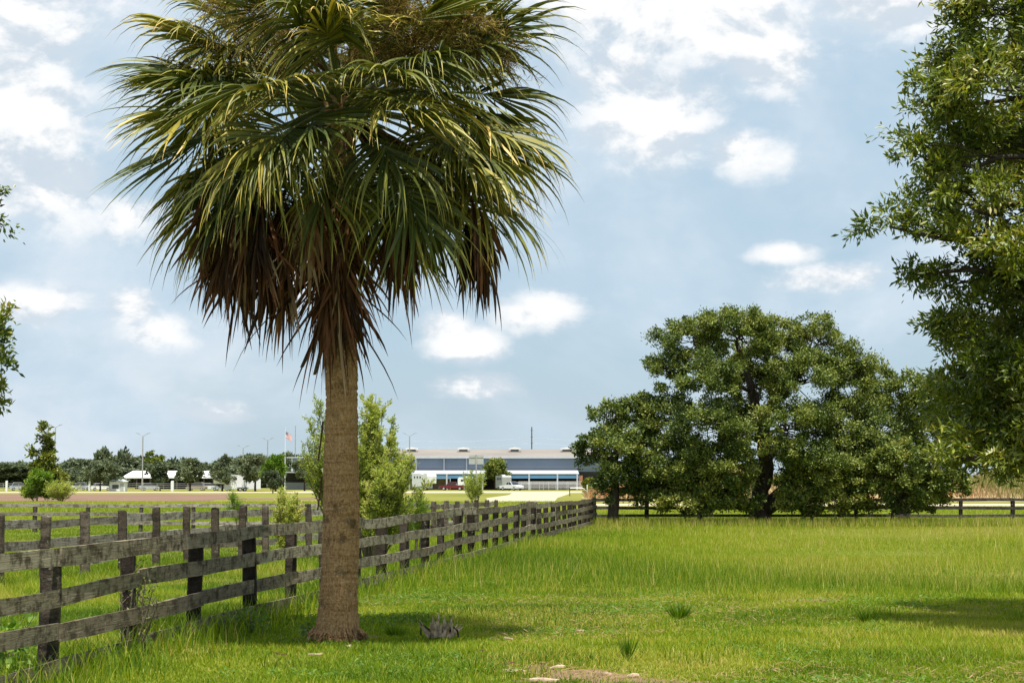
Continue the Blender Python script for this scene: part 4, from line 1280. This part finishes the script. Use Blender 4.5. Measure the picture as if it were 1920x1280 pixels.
panel_fence('pipe_pen', 'galvanised pipe pens under the lean-to beside the white pickup', 972, 1112, dB - 12, 1.9, 6, 3.0, M_steel)
panel_fence('pipe_pen', 'second row of pipe panels just behind the pens in the lean-to', 960, 1080, dB - 10, 1.8, 6, 2.0, M_steel)
panel_fence('wire_fence', 'long wire mesh fence before the car park on the far left', -20, 440, 405, 1.5, 4, 3.2, M_pole)
for k, (px, w_) in enumerate([(15, .2), (325, .28), (170, .2)]):
    mb = MB(); x = X(px, 398); mb.prism([(-w_, 0), (w_, 0), (w_, 1.95), (w_ * .6, 2.1), (-w_ * .6, 2.1), (-w_, 1.95)], -w_, w_)
    o = mb.build('gate_pier', M_white); o.location = (x, 398, -0.15)
    tag(o, ['white gate pier at the far left edge of the wire fence', 'white gate pier before the barn, right of the lamp post', 'white pier among the cars at the wire fence'][k], 'pier', 'white fence piers')

# white roofed barn on the left
d = 520.0
bn = empty('open_barn', (X(318, d), d, -0.15), 'open sided barn with bright white roof among the trees', 'barn')
def zz(py): return EYE + (903 - py) / F * d
L2 = (X(396, d) - X(242, d)) / 2
mb = MB()
za, zb_ = zz(894.5) + .15, zz(882) + .15
mb.add([(-L2, -8, za), (L2, -8, za), (L2 - .6, 4, zb_), (-L2 + .6, 4, zb_), (-L2, 16, za), (L2, 16, za), (-L2, -8, za - .25), (L2, -8, za - .25), (L2, 16, za - .25), (-L2, 16, za - .25)],
       [(0, 1, 2, 3), (3, 2, 5, 4), (0, 6, 7, 1), (4, 5, 8, 9), (6, 9, 8, 7), (0, 3, 4, 9, 6), (1, 7, 8, 5, 2)])
mb.build('roof', M_white, bn)
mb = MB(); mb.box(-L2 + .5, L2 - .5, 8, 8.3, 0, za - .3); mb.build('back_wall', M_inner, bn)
for k in range(7):
    mb = MB(); mb.box(-.12, .12, -.12, .12, 0, za - .26); o = mb.build('post', M_polewood, bn); o.location = (-L2 + .4 + k * (2 * L2 - .8) / 6, -7.6, 0)

# ------------------------------------------------------------------ vehicles
def wheel(parent, x, y, r, w_=0.24):
    mb = MB(); mb.tube([(x, y - w_ / 2, r), (x, y + w_ / 2, r)], r, 16); o = mb.build('wheel', M_tyre, parent)
    mb = MB(); mb.tube([(x, y - w_ / 2 - .01, r), (x, y + w_ / 2 + .01, r)], r * .58, 12); mb.build('rim', M_steel, o)


def pickup(label, px, d, rz, paint):
    root = empty('pickup_truck', (X(px, d), d, -0.135), label, 'pickup', None, rz)
    mb = MB()
    mb.prism([(-2.85, .55), (-2.85, 1.08), (-0.95, 1.12), (-0.9, 1.15), (1.3, 1.15), (2.65, 1.05), (2.85, .9), (2.85, .5), (2.3, .42), (-2.5, .42)], -.98, .98)
    mb.build('body', paint, root)
    mb = MB(); mb.prism([(-0.9, 1.15), (-0.75, 1.88), (0.55, 1.9), (1.3, 1.15)], -.86, .86); mb.build('cab', paint, root)
    mb = MB(); mb.box(-2.75, -1.0, -.85, .85, 1.06, 1.125); mb.build('truck_bed', M_inner, root)
    for s in (-1, 1):
        mb = MB(); mb.prism([(-0.75, 1.22), (-0.66, 1.78), (-0.1, 1.8), (-0.1, 1.22)], s * .862, s * .885); mb.build('window', M_glass, root)
        mb = MB(); mb.prism([(0.0, 1.22), (0.0, 1.8), (0.5, 1.8), (1.08, 1.22)], s * .862, s * .885); mb.build('window', M_glass, root)
        for x in (-1.75, 1.85):
            wheel(root, x, s * .86, .40)
        mb = MB(); mb.box(2.80, 2.88, s * .62 - .18, s * .62 + .18, .74, .94); mb.build('headlight', M_white, root)
        mb = MB(); mb.box(-2.88, -2.83, s * .86 - .08, s * .86 + .08, .72, 1.02); mb.build('tail_light', M_maroon, root)
    mb = MB(); mb.add([(0.62, -.78, 1.86), (1.27, -.8, 1.2), (1.27, .8, 1.2), (0.62, .78, 1.86), (.6, -.78, 1.84), (1.24, -.8, 1.18), (1.24, .8, 1.18), (.6, .78, 1.84)],
                      [(0, 1, 2, 3), (7, 6, 5, 4), (0, 4, 5, 1), (1, 5, 6, 2), (2, 6, 7, 3), (3, 7, 4, 0)])
    o = mb.build('windscreen', M_glass, root); o.location = (0.03, 0, 0.02)
    mb = MB(); mb.add([(-.86, -.75, 1.25), (-.78, -.72, 1.78), (-.78, .72, 1.78), (-.86, .75, 1.25)], [(0, 1, 2, 3)]); o = mb.build('rear_window', M_glass, root); o.location = (-.035, 0, 0)
    for xx in (2.86, -2.93):
        mb = MB(); mb.box(xx, xx + .09, -.95, .95, .42, .62); mb.build('bumper', M_steel, root)
    return root


def horse_trailer(label, px, d, rz, L, H, mat, name='horse_trailer', goose=True):
    root = empty(name, (X(px, d), d, -0.135), label, 'trailer', None, rz)
    mb = MB()
    if goose:
        mb.prism([(-L / 2, .45), (-L / 2, H - .12), (-L / 2 + .15, H), (L / 2 + 1.7, H), (L / 2 + 2.0, H - .5), (L / 2 + 1.9, 1.5), (L / 2, 1.4), (L / 2, .45)], -1.1, 1.1)
    else:
        mb.prism([(-L / 2, .4), (-L / 2, H - .15), (-L / 2 + .15, H), (L / 2 - .3, H), (L / 2, H - .4), (L / 2, .4)], -1.1, 1.1)
    mb.build('body', mat, root)
    for s in (-1, 1):
        for k in range(3):
            x = -L / 2 + 1.0 + k * (L - 1.6) / 3
            mb = MB(); mb.box(x, x + .7, s * 1.11 - .012, s * 1.11 + .012, H - .95, H - .5); mb.build('window', M_glass, root)
        for x in (-.5, .5):
            wheel(root, x, s * 1.0, .38)
        mb = MB(); mb.box(-1.15, 1.15, s * 1.1 - .09, s * 1.1 + .09, .72, .84); mb.build('mudguard', M_steel, root)
    mb = MB(); mb.box(-L / 2 - .03, -L / 2 - .005, -.85, .85, .6, H - .35); o = mb.build('rear_door', mat, root)
    mb = MB(); mb.box(-L / 2 - .05, -L / 2 - .031, -.6, -.1, H - 1.0, H - .6); mb.build('window', M_glass, o)
    mb = MB(); mb.box(-.35, .35, -.35, .35, H + .005, H + .2); mb.build('roof_vent', M_white, root)
    mb = MB(); mb.tube([(L / 2 + (1.6 if goose else .9), 0, .5), (L / 2 + (1.6 if goose else .02), 0, 1.5 if goose else .5)], .07, 6); mb.build('hitch', M_steel, root)
    return root


horse_trailer('tall white horse trailer with a small window, left of the maroon pickup', 792, 440, R(-62), 6.0, 3.6, M_carwhite)
pickup('maroon pickup parked side on before the arena', 849, 438, R(172), M_maroon)
horse_trailer('white box trailer behind the maroon pickup', 878, 448, R(160), 4.2, 2.9, M_carwhite, goose=False)
horse_trailer('grey horse trailer behind the white pickup', 944, 452, R(-72), 5.0, 3.3, M_greybox, goose=False)
pickup('white pickup parked at an angle before the pipe pens', 959, 432, R(-48), M_carwhite)
horse_trailer('long white trailer parked under trees left of the flagpole', 455, 396, R(195), 7.2, 3.2, M_carwhite, goose=True)


def car(label, px, d, rz, paint, H=1.5):
    root = empty('parked_car', (X(px, d), d, -0.14), label, 'car', 'cars behind the wire fence', rz)
    mb = MB(); mb.prism([(-2.2, .35), (-2.25, .85), (-1.9, .95), (1.1, .95), (2.1, .8), (2.2, .5), (2.1, .32)], -.88, .88); mb.build('body', paint, root)
    mb = MB(); mb.prism([(-1.8, .95), (-1.3, H), (.3, H), (1.1, .95)], -.75, .75); mb.build('cabin', M_glass, root)
    mb = MB(); mb.prism([(-1.35, H + .005), (-1.25, H + .05), (.25, H + .05), (.38, H + .005)], -.74, .74); mb.build('roof', paint, root)
    for x in (-1.4, 1.4):
        for s in (-1, 1):
            wheel(root, x, s * .8, .33, .2)


for k, (px, rz, pt, lab) in enumerate([(40, 20, M_silver, 'silver car behind the far left gate pier'), (128, 10, M_carwhite, 'white car just right of the lone tall tree'), (152, 160, M_silver, 'silver car left of the white pier'),
                                       (192, 15, M_carwhite, 'white car parked left of the white shed'), (370, 170, M_tan, 'tan car right of the gate pier before the barn'), (394, 8, M_carwhite, 'pale car behind the wire fence below the barn end'), (418, 165, M_silver, 'silver car left of the long white trailer'),
                                       (282, 25, M_silver, 'silver car below the lamp post before the barn')]):
    car(lab, px, 425 + (k % 3) * 6, R(rz), pt, 1.55 if k % 2 else 1.75)
# small white shed
sh = empty('white_shed', (X(224, 402), 402, -0.15), 'small white shed with hipped roof beside the wire fence', 'shed')
mb = MB(); mb.box(-1.6, 1.6, -1.2, 1.2, 0, 1.9); mb.build('wall', M_white, sh)
mb = MB(); mb.add([(-1.9, -1.5, 1.9), (1.9, -1.5, 1.9), (1.9, 1.5, 1.9), (-1.9, 1.5, 1.9), (-.9, 0, 2.5), (.9, 0, 2.5)], [(0, 1, 5, 4), (1, 2, 5), (2, 3, 4, 5), (3, 0, 4), (3, 2, 1, 0)]); mb.build('roof', M_whiteroof, sh)
mb = MB(); mb.box(-1.0, .3, -1.23, -1.205, .5, 1.3); mb.build('window', M_glass, sh)
mb = MB(); mb.box(.6, 1.3, -1.23, -1.205, .02, 1.6); mb.build('door', M_silver, sh)

# ------------------------------------------------------------------ lamp posts, flag, utility pole, sign
def lamp_post(label, px, d, top_py):
    p = W(px, top_py, d)
    H = p.z + .15
    root = empty('lamp_post', (p.x, d, -0.15), label, 'lamp post', 'twin-arm car park lamp posts')
    mb = MB(); mb.tube([(0, 0, 0), (0, 0, H - .5)], [.19, .12], 8); mb.build('pole', M_pole, root)
    for s in (-1, 1):
        mb = MB(); mb.tube([(0, 0, H - .55), (s * .5, 0, H - .2), (s * .95, 0, H)], .05, 6); a = mb.build('arm', M_pole, root)
        mb = MB(); mb.prism([(s * .85, H - .03), (s * 1.5, H + .12), (s * 1.5, H + .2), (s * .85, H + .1)], -.2, .2); mb.build('lamp_head', M_pole, root)


for px, d, tp, lab in [(104, 440, 797, 'twin-arm lamp post rising behind the lone tall tree on the left'), (268, 415, 813, 'nearest twin-arm lamp post, before the white roofed barn'),
                       (456, 470, 836, 'twin-arm lamp post among the trees left of the flag'), (502, 500, 822, 'twin-arm lamp post just left of the flagpole'), (768, 430, 813, 'twin-arm lamp post at the left end of the arena')]:
    lamp_post(lab, px, d, tp)
p = W(535, 803, 430)
fl = empty('flagpole', (p.x, 430, -0.15), 'white flagpole flying the stars and stripes', 'flagpole')
Hf = p.z + .15
mb = MB(); mb.tube([(0, 0, 0), (0, 0, Hf)], [.11, .05], 8); mb.build('pole', M_white, fl)
mb = MB(); mb.tube([(0, 0, Hf), (0, 0, Hf + .1), (0, 0, Hf + .2)], [.03, .11, .02], 8); mb.build('finial', M_steel, fl)
fv, ff_, uv = [], [], []
NU, NVv = 14, 8
for i in range(NU + 1):
    for j in range(NVv + 1):
        u, v = i / NU, j / NVv
        fv.append((.06 + u * 1.35, .18 * math.sin(u * 7 + v) * u, Hf - .55 - 1.35 * (1 - v) - u * 0.95 - .1 * u * u))
        uv.append((u, v))
for i in range(NU):
    for j in range(NVv):
        k = i * (NVv + 1) + j
        ff_.append((k, k + NVv + 1, k + NVv + 2, k + 1))
me = bpy.data.meshes.new('flag'); me.from_pydata(fv, [], ff_); me.materials.append(M_flag)
ul = me.uv_layers.new(name='UVMap')
for lp in me.loops:
    ul.data[lp.index].uv = uv[lp.vertex_index]
link(bpy.data.objects.new('flag', me), fl)
for px, d, tp, r_, mt, lab in [(554, 520, 798, .16, M_pole, 'plain tall grey pole right of the flagpole'), (997, 640, 800, .26, M_polewood, 'utility pole standing behind the arena roof')]:
    p = W(px, tp, d)
    root = empty('utility_pole', (p.x, d, -0.15), lab, 'pole')
    mb = MB(); mb.tube([(0, 0, 0), (0, 0, p.z + .15)], [r_, r_ * .7], 8); mb.build('pole', mt, root)
    if px > 900:
        for hz in (1.0, 3.2, 5.0):
            mb = MB(); mb.tube([(-.45, 0, p.z - hz), (.45, 0, p.z - hz)], .07, 6); mb.build('insulator_arm', M_polewood, root)
        zt_ = p.z
        for k, (hz, xe, sag_) in enumerate([(3.2, -46, 1.0), (5.0, -46, 1.2), (3.2, 30, .6), (5.0, 30, .6)]):
            mb = MB()
            pts = [(xe * s / 12, 0, zt_ - hz - sag_ * 4 * (s / 12) * (1 - s / 12) - .8 * s / 12) for s in range(13)]
            mb.tube(pts, .03, 4, False); mb.build('wire', M_wire, root)
sg = empty('sign_board', (X(893, 210), 210, -0.15), 'blank grey signboard on a post before the arena', 'sign')
zc_ = EYE + (903 - 861.5) / F * 210 + .15
mb = MB(); mb.tube([(0, 0, 0), (0, 0, zc_ + .55)], .07, 8); mb.build('post', M_pole, sg)
mb = MB(); mb.box(-.78, .78, .08, .13, zc_ - .48, zc_ + .48); mb.build('panel', M_sign, sg)
mb = MB(); mb.box(-.78, .78, .05, .078, zc_ + .2, zc_ + .26); mb.build('brace', M_pole, sg)
# low white barrier beside the drive
br_ = empty('pipe_barrier', (X(1085, 260), 260, -0.15), 'low pale pipe gate beside the sand drive near the oak', 'barrier')
mb = MB(); mb.tube([(-1.2, 0, 1.05), (0.5, 0, 1.05), (1.1, 0, .55)], .05, 6); mb.build('rail', M_white, br_)
for x in (-1.2, 1.1):
    mb = MB(); mb.tube([(x, 0, 0), (x, 0, 1.1 if x < 0 else 1.5)], .06, 6); mb.build('post', M_white if x > 0 else M_inner, br_)

# ------------------------------------------------------------------ debris in the grass
p = gp(826, EYE * F / (1196 - 903))
st_ = empty('dead_frond_butt', p + Vector((0, 0, .03)), 'shaggy brown dead palm butt lying in the grass right of the trunk', 'palm debris')
mb = MB()
rs = random.Random(8)
for k in range(38):
    a = rs.uniform(-1.35, 1.35); h_ = rs.uniform(0.10, 0.25); x0 = rs.uniform(-.14, .14)
    b = Vector((x0, rs.uniform(-.06, .06), 0))
    tpt = b + Vector((math.sin(a) * h_ * .7, rs.uniform(-.1, .1), h_ * math.cos(a) * .95 + .02))
    sdv = Vector((math.cos(a), 0, -math.sin(a))) * rs.uniform(.014, .028)
    dep = Vector((0, .012, 0))
    vs = [b - sdv - dep, b + sdv - dep, b + sdv + dep, b - sdv + dep, tpt - sdv * .18 - dep * .3, tpt + sdv * .18 - dep * .3, tpt + sdv * .18 + dep * .3, tpt - sdv * .18 + dep * .3]
    mb.add(vs, [(0, 3, 2, 1), (4, 5, 6, 7), (0, 1, 5, 4), (1, 2, 6, 5), (2, 3, 7, 6), (3, 0, 4, 7)])
mb.build('fibre_fan', plain('dead_fibre', (0.46, 0.35, 0.25), 0.95, 0.05, 0.35, 14), st_)
for st_pts in ([(-.05, -.02, .03), (-.14, -.03, .10), (-.2, -.03, .15), (-.205, -.04, .02)], [(.08, -.02, .03), (.15, -.05, .11), (.19, -.06, .07), (.2, -.06, 0)]):
    mb = MB(); mb.tube(st_pts, .011, 5); mb.build('stalk', M_post, st_)
SCRAPS = ['tilted pale bark scrap right of the dead palm butt', 'thin pale bark scrap lying alone, farthest right and farthest back of the scraps', 'thin brown frond scrap lying between palm butt and dirt patch',
          'long brown frond scrap just behind the bare dirt patch', 'broad pale bark slab at the left end of the dirt patch', 'pale bark scrap behind the middle of the dirt patch', 'longest pale bark strip along the bottom edge on the dirt',
          'pale bark strip in the grass just left of the palm foot', 'short brown frond scrap left of the palm, farthest left of the scraps', 'small round pale scrap at the right foot of the palm trunk', 'brown frond strip in front of the dead palm butt',
          'pale scrap at the far right of the dirt patch', 'slanting thin pale scrap on the right half of the dirt patch']
for k, (px, py, L, wd, rz, dk) in enumerate([(953, 1200, .14, .035, .5, 0), (1085, 1185, .2, .03, .05, 0), (990, 1228, .16, .02, -.3, 1), (950, 1244, .24, .05, 0.05, 1), (965, 1257, .3, .06, .15, 0), (1045, 1250, .18, .04, .1, 0), (1020, 1275, .35, .05, -.1, 0),
                                             (595, 1226, .2, .03, .1, 0), (530, 1226, .16, .025, -.1, 1), (655, 1212, .08, .05, .3, 0), (900, 1222, .16, .03, -.2, 1), (1185, 1265, .14, .05, 0, 0), (1135, 1262, .15, .03, -.6, 0)]):
    d = EYE * F / (py - 903)
    pp = gp(px, d, .03); L *= .75; wd *= .6
    mb = MB()
    rs = random.Random(k)
    vs = []
    for q in range(5):
        s = q / 4 - .5
        ww = wd * (1 - 1.5 * s * s) * rs.uniform(.75, 1.2)
        zq = .006 * math.sin(q * 1.3 + k)
        vs += [(s * L, -ww, zq), (s * L, ww, zq), (s * L, ww * .8, zq + .014), (s * L, -ww * .8, zq + .014)]
    fs = []
    for q in range(4):
        fs += [(q * 4 + j, q * 4 + (j + 1) % 4, q * 4 + 4 + (j + 1) % 4, q * 4 + 4 + j) for j in range(4)]
    fs += [(3, 2, 1, 0), (16, 17, 18, 19)]
    mb.add(vs, fs)
    o = mb.build('bark_piece', M_chip if not dk else M_deadstalk)
    o.location = pp; o.rotation_euler = (rs.uniform(-.15, .25), rs.uniform(-.12, .12), rz)
    tag(o, SCRAPS[k], 'bark', 'dry bark scraps' if not dk else 'brown frond scraps')

# ------------------------------------------------------------------ grass
fd = (A1 - A0).normalized()
fn = Vector((fd.y, -fd.x))
def fence_dist(x, y):
    """signed distance to the main fence line, positive on the meadow side"""
    return (x - A0.x) * fn.x + (y - A0.y) * fn.y


def blades(name, label, x, y, h, wd, tint, bend=0.45, segs=2, lean=None, lie=0.0):
    n = len(x)
    z = gz(x, y)
    a = rng.uniform(0, 6.283, n)
    fx, fy = np.cos(a), np.sin(a)           # width direction
    b = rng.uniform(0, 6.283, n)
    lx = np.cos(b) * bend * rng.uniform(0.2, 1.2, n) * h; ly = np.sin(b) * bend * rng.uniform(0.2, 1.2, n) * h
    if lean is not None:
        lx = lx + lean * h
    P0 = np.stack([x - fx * wd / 2, y - fy * wd / 2, z - 0.01], -1)
    P1 = np.stack([x + fx * wd / 2, y + fy * wd / 2, z - 0.01], -1)
    T = np.stack([x + lx, y + ly, z + h * (1 - lie)], -1)
    if segs == 1:
        V = np.stack([P0, P1, T], 1).reshape(-1, 3)
        loops = np.arange(n * 3); cnt = np.full(n, 3); k = 3
    else:
        M0 = np.stack([x + lx * .35 - fx * wd * .42, y + ly * .35 - fy * wd * .42, z + h * .58], -1)
        M1 = np.stack([x + lx * .35 + fx * wd * .42, y + ly * .35 + fy * wd * .42, z + h * .58], -1)
        V = np.stack([P0, P1, M1, M0, T], 1).reshape(-1, 3)
        i = np.arange(n) * 5
        loops = np.stack([i, i + 1, i + 2, i, i + 2, i + 3, i + 3, i + 2, i + 4], -1).ravel(); cnt = np.full(n * 3, 3); k = 5
    return tag(mesh_np(name, V, loops, cnt, M_grass, None, False, np.repeat(np.clip(tint, 0, 1), k)), label, 'grass', None, 'stuff')


def in_patch(x, y):
    m_ = np.zeros(len(x))
    for (cx, cy, rx, ry) in PW:
        rr = np.sqrt(((x - cx) / rx) ** 2 + ((y - cy) / ry) ** 2)
        m_ = np.maximum(m_, 1 - sstep(0.55, 1.15, rr))
    return m_


def sample(n, d0, d1, power=1.0, margin=1.06):
    """random points over the visible wedge, denser close by"""
    u = rng.uniform(0, 1, n)
    d = (d0 ** (2 - power) + u * (d1 ** (2 - power) - d0 ** (2 - power))) ** (1 / (2 - power)) if power != 2 else d0 * (d1 / d0) ** u
    hw = 960 / F * d * margin + 0.4
    return rng.uniform(-1, 1, n) * hw, d


# short foreground turf
x, y = sample(430000, 15.4, 36, 1.0)
edge = 30.0 + 1.6 * wav(x, y, 0.35, 12) + 0.12 * x
keep = rng.uniform(0, 1, len(x)) > np.maximum(in_patch(x, y) * 0.80, sstep(edge + 1, edge + 4, y) * 0.6)
x, y = x[keep], y[keep]
pt = wav(x, y, 1.6, 13); pt2 = wav(x, y, 0.5, 14)
side = fence_dist(x, y)
h = (0.036 + 0.02 * np.clip(pt, -1, 1) + 0.03 * np.clip(pt2, 0, 1)) * rng.uniform(0.5, 1.8, len(x))
h = np.where(side < 0.2, h * 1.7 + 0.03, h)
tn = 0.42 + 0.22 * pt2 - 0.16 * pt + 0.16 * wav(x, y, 4.0, 21) + rng.normal(0, 0.2, len(x)) - np.where(side < 0, 0.1, 0)
dry = sstep(0.35, 0.9, wav(x, y, 0.9, 61))
tn = np.where(rng.uniform(0, 1, len(x)) < 0.05 + 0.35 * dry, 0.92, tn)
blades('turf_grass', 'short mixed green turf in the foreground around the palm', x, y, np.maximum(h, 0.03), rng.uniform(0.005, 0.011, len(x)), tn, 0.75, 2)
# taller tussocks in the turf and along the fence foot
x, y = sample(150000, 15.6, 60, 1.3)
side = fence_dist(x, y)
cl = wav(x, y, 2.3, 15)
fringe = np.exp(-((side - 0.15) / 0.45) ** 2)
pk = np.clip(fringe * 0.9 + np.where((cl > 0.95) & (y < 34), 0.5, 0), 0, 1)
keep = rng.uniform(0, 1, len(x)) < pk
x, y, fringe = x[keep], y[keep], fringe[keep]
blades('fence_grass', 'longer grass and weeds tangled along the foot of the main fence', x, y, (0.11 + 0.15 * fringe) * rng.uniform(0.4, 1.6, len(x)), rng.uniform(0.006, 0.013, len(x)),
       0.32 + rng.normal(0, 0.2, len(x)) + np.where(rng.uniform(0, 1, len(x)) < 0.12, 0.5, 0), 0.6, 2)
# tall meadow
x, y = sample(420000, 28.5, 90, 1.35)
edge = 30.0 + 1.6 * wav(x, y, 0.35, 12) + 0.12 * x
side = fence_dist(x, y)
keep = (rng.uniform(0, 1, len(x)) < sstep(edge - 0.5, edge + 2.5, y))
x, y, side = x[keep], y[keep], side[keep]
pt = wav(x, y, 0.5, 16); pt2 = wav(x, y, 0.16, 17)
h = (0.20 + 0.09 * pt) * rng.uniform(0.3, 1.7, len(x)) * (1.0 - 0.40 * sstep(34, 55, y)) * np.clip(0.8 + 0.45 * wav(x, y, 0.28, 52) - 0.3 * sstep(2, 7, x), 0.4, 1.2)
h = np.where(side < 0, h * 0.6, h)
tn = 0.45 + 0.20 * pt2 + 0.12 * pt + 0.12 * wav(x, y * .5, 0.35, 51) + rng.normal(0, 0.18, len(x)) + 0.14 * sstep(0, 10, x) * sstep(36, 60, y) - np.where(side < 0, 0.08, 0)
dry = sstep(0.2, 0.9, wav(x, y * .45, 0.4, 62))
tn = np.where(rng.uniform(0, 1, len(x)) < 0.06 + 0.3 * dry, 0.95, tn)
blades('meadow_grass', 'tall bright green meadow grass between the fence and the oaks', x, y, h, 0.006 + 0.00022 * y * rng.uniform(0.6, 1.4, len(x)), tn, 0.5, 2 if False else 1)
# pale seed stems standing over the meadow
x, y = sample(9000, 30, 86, 1.3)
keep = (fence_dist(x, y) > 0.3) & (wav(x, y, 0.3, 33) > -0.2)
x, y = x[keep], y[keep]
blades('seed_stems', 'thin pale seed stems scattered over the tall meadow', x, y, rng.uniform(0.3, 0.5, len(x)), 0.004 + 0.00018 * y, np.clip(rng.normal(0.9, 0.08, len(x)), 0, 1), 0.4, 1)
# low broad-leaved clover and plantain in the turf
x, y = sample(60000, 15.5, 33, 1.0)
cp = wav(x, y, 1.3, 41) + 0.6 * wav(x, y, 3.1, 42)
keep = (cp > 0.45) & (in_patch(x, y) < 0.3)
x, y = x[keep], y[keep]
n = len(x)
az_ = rng.uniform(0, 6.283, n)
o = leaf_mesh('clover', np.stack([x, y, gz(x, y) + rng.uniform(0.01, 0.06, n)], -1), np.stack([np.cos(az_), np.sin(az_), rng.uniform(0, 0.6, n)], -1), rng.normal(0, 0.3, (n, 3)) + np.array([0, 0, 1.0]),
              rng.uniform(0.03, 0.07, n), rng.uniform(0.015, 0.03, n), np.clip(rng.normal(0.3, 0.2, n), 0, 1), M_bright)
tag(o, 'low patches of darker broad-leaved clover in the foreground turf', 'clover', None, 'stuff')
# dead straw lying in the turf
x, y = sample(26000, 15.5, 34, 1.0)
keep = (wav(x, y, 0.8, 43) > 0.1) | (in_patch(x, y) > 0.2)
x, y = x[keep], y[keep]
n = len(x)
az_ = rng.uniform(0, 6.283, n)
o = leaf_mesh('straw', np.stack([x, y, gz(x, y) + rng.uniform(0.008, 0.05, n)], -1), np.stack([np.cos(az_), np.sin(az_), rng.uniform(-.05, 0.35, n)], -1), rng.normal(0, 0.3, (n, 3)) + np.array([0, 0, 1.0]),
              rng.uniform(0.05, 0.16, n), rng.uniform(0.004, 0.009, n), np.clip(rng.normal(0.55, 0.12, n), 0, 0.85), M_weed)
tag(o, 'dead tan straw lying through the foreground turf', 'straw', None, 'stuff')
# far paddock grass
x, y = sample(150000, 88, 186, 1.2)
keep = ~((y > 146) & (x > X(1112, 150)))
x, y = x[keep], y[keep]
blades('paddock_grass', 'yellowish grass of the far paddocks behind the fences', x, y, 0.14 * rng.uniform(0.5, 1.5, len(x)), 0.03 * rng.uniform(0.6, 1.4, len(x)),
       0.55 + 0.15 * wav(x, y, 0.1, 18) + rng.normal(0, 0.15, len(x)), 0.5, 1)
# seed-head grass in the shade of the oaks
n = 16000
x = rng.uniform(3.4, 23, n); y = rng.uniform(80.5, 86.5, n)
blades('seed_grass', 'brownish seeding grass along the shaded foot of the oaks', x, y, rng.uniform(0.15, 0.45, n), np.full(n, 0.03), rng.choice([0.3, 0.5, 0.95, 1.0], n) + rng.normal(0, 0.08, n), 0.35, 1)

# single rush tufts
def tuft(label, px, py, n, hgt, rad, tone, name='rush_tuft', grp='rush tufts'):
    d = EYE * F / (py - 903)
    cx = X(px, d)
    a = rng.uniform(0, 6.283, n); rr = rad * np.sqrt(rng.uniform(0, 1, n))
    bx, by = cx + np.cos(a) * rr * .5, d + np.sin(a) * rr * .5
    P = np.stack([bx - cx, by - d, np.zeros(n)], -1)
    A_ = np.stack([np.cos(a) * rr * 1.6, np.sin(a) * rr * 1.6, np.full(n, hgt)], -1) + rng.normal(0, 0.03, (n, 3))
    o = leaf_mesh(name, P, A_, rdir(n), hgt * rng.uniform(.55, 1.1, n), rng.uniform(.007, .012, n), np.clip(tone + rng.normal(0, .12, n), 0, 1), M_grass)
    o.location = (cx, d, g(cx, d))
    return tag(o, label, 'grass tuft', grp)


tuft('upright dark rush tuft in the middle of the lawn', 1270, 1160, 150, .26, .13, .12)
tuft('thin rush tuft near the bare dirt patch', 1174, 1230, 45, .28, .06, .12)
tuft('low grass tuft left of the tree shadow', 1488, 1168, 60, .1, .1, .15)
tuft('dark grass tuft at the tip of the tree shadow', 1622, 1165, 120, .22, .14, .1)
tuft('grass clump in front of the dead palm butt', 890, 1255, 130, .2, .2, .25)
tuft('grass clump right of the palm trunk in its shade', 745, 1190, 110, .18, .12, .15)
tuft('grass clump on the bare dirt patch', 1065, 1275, 70, .1, .1, .2)

# leafy weeds at the fence foot
def weed(label, px, py, hgt, rad, n, leaf, seed, lift=0.0):
    d = EYE * F / (py - 903)
    cx = X(px, d)
    base = Vector((cx, d, g(cx, d)))
    root = empty('leafy_weed', base, label, 'weed', 'broad-leaved weeds by the fence')
    mb = MB()
    for k in range(9):
        v = rdir(1)[0]
        mb.tube([(0, 0, 0), (v[0] * rad * .4, v[1] * rad * .4, hgt * .5), (v[0] * rad * .9, v[1] * rad * .9, hgt * rng.uniform(.6, 1))], [.006, .005, .003], 4, False)
    mb.build('stem', M_stem, root)
    dv = rdir(n); rr = rng.uniform(.3, 1, (n, 1))
    P = dv * rr * np.array([rad, rad, hgt * .5]) + np.array([0, 0, hgt * .5])
    leaf_mesh('foliage', P, dv + rdir(n) * .6 + np.array([0, 0, .1]), rdir(n) * .4 + np.array([0, -.5, .8]), leaf * rng.uniform(.6, 1.2, n), leaf * .75 * rng.uniform(.6, 1.2, n), np.clip(rng.normal(.45, .2, n), 0, 1), M_bright, root)


weed('broad-leaved vine climbing the fence in the lower left corner', 12, 1262, .62, .38, 230, .09, 71)
weed('dark leafy weed at the foot of the fence left of the palm', 475, 1186, .28, .2, 110, .07, 72)
weed('leafy weed under the bottom board between palm and second post', 400, 1186, .2, .2, 70, .06, 73)
weed('weed sprouting from the left foot of the palm trunk', 590, 1196, .22, .16, 80, .06, 74)
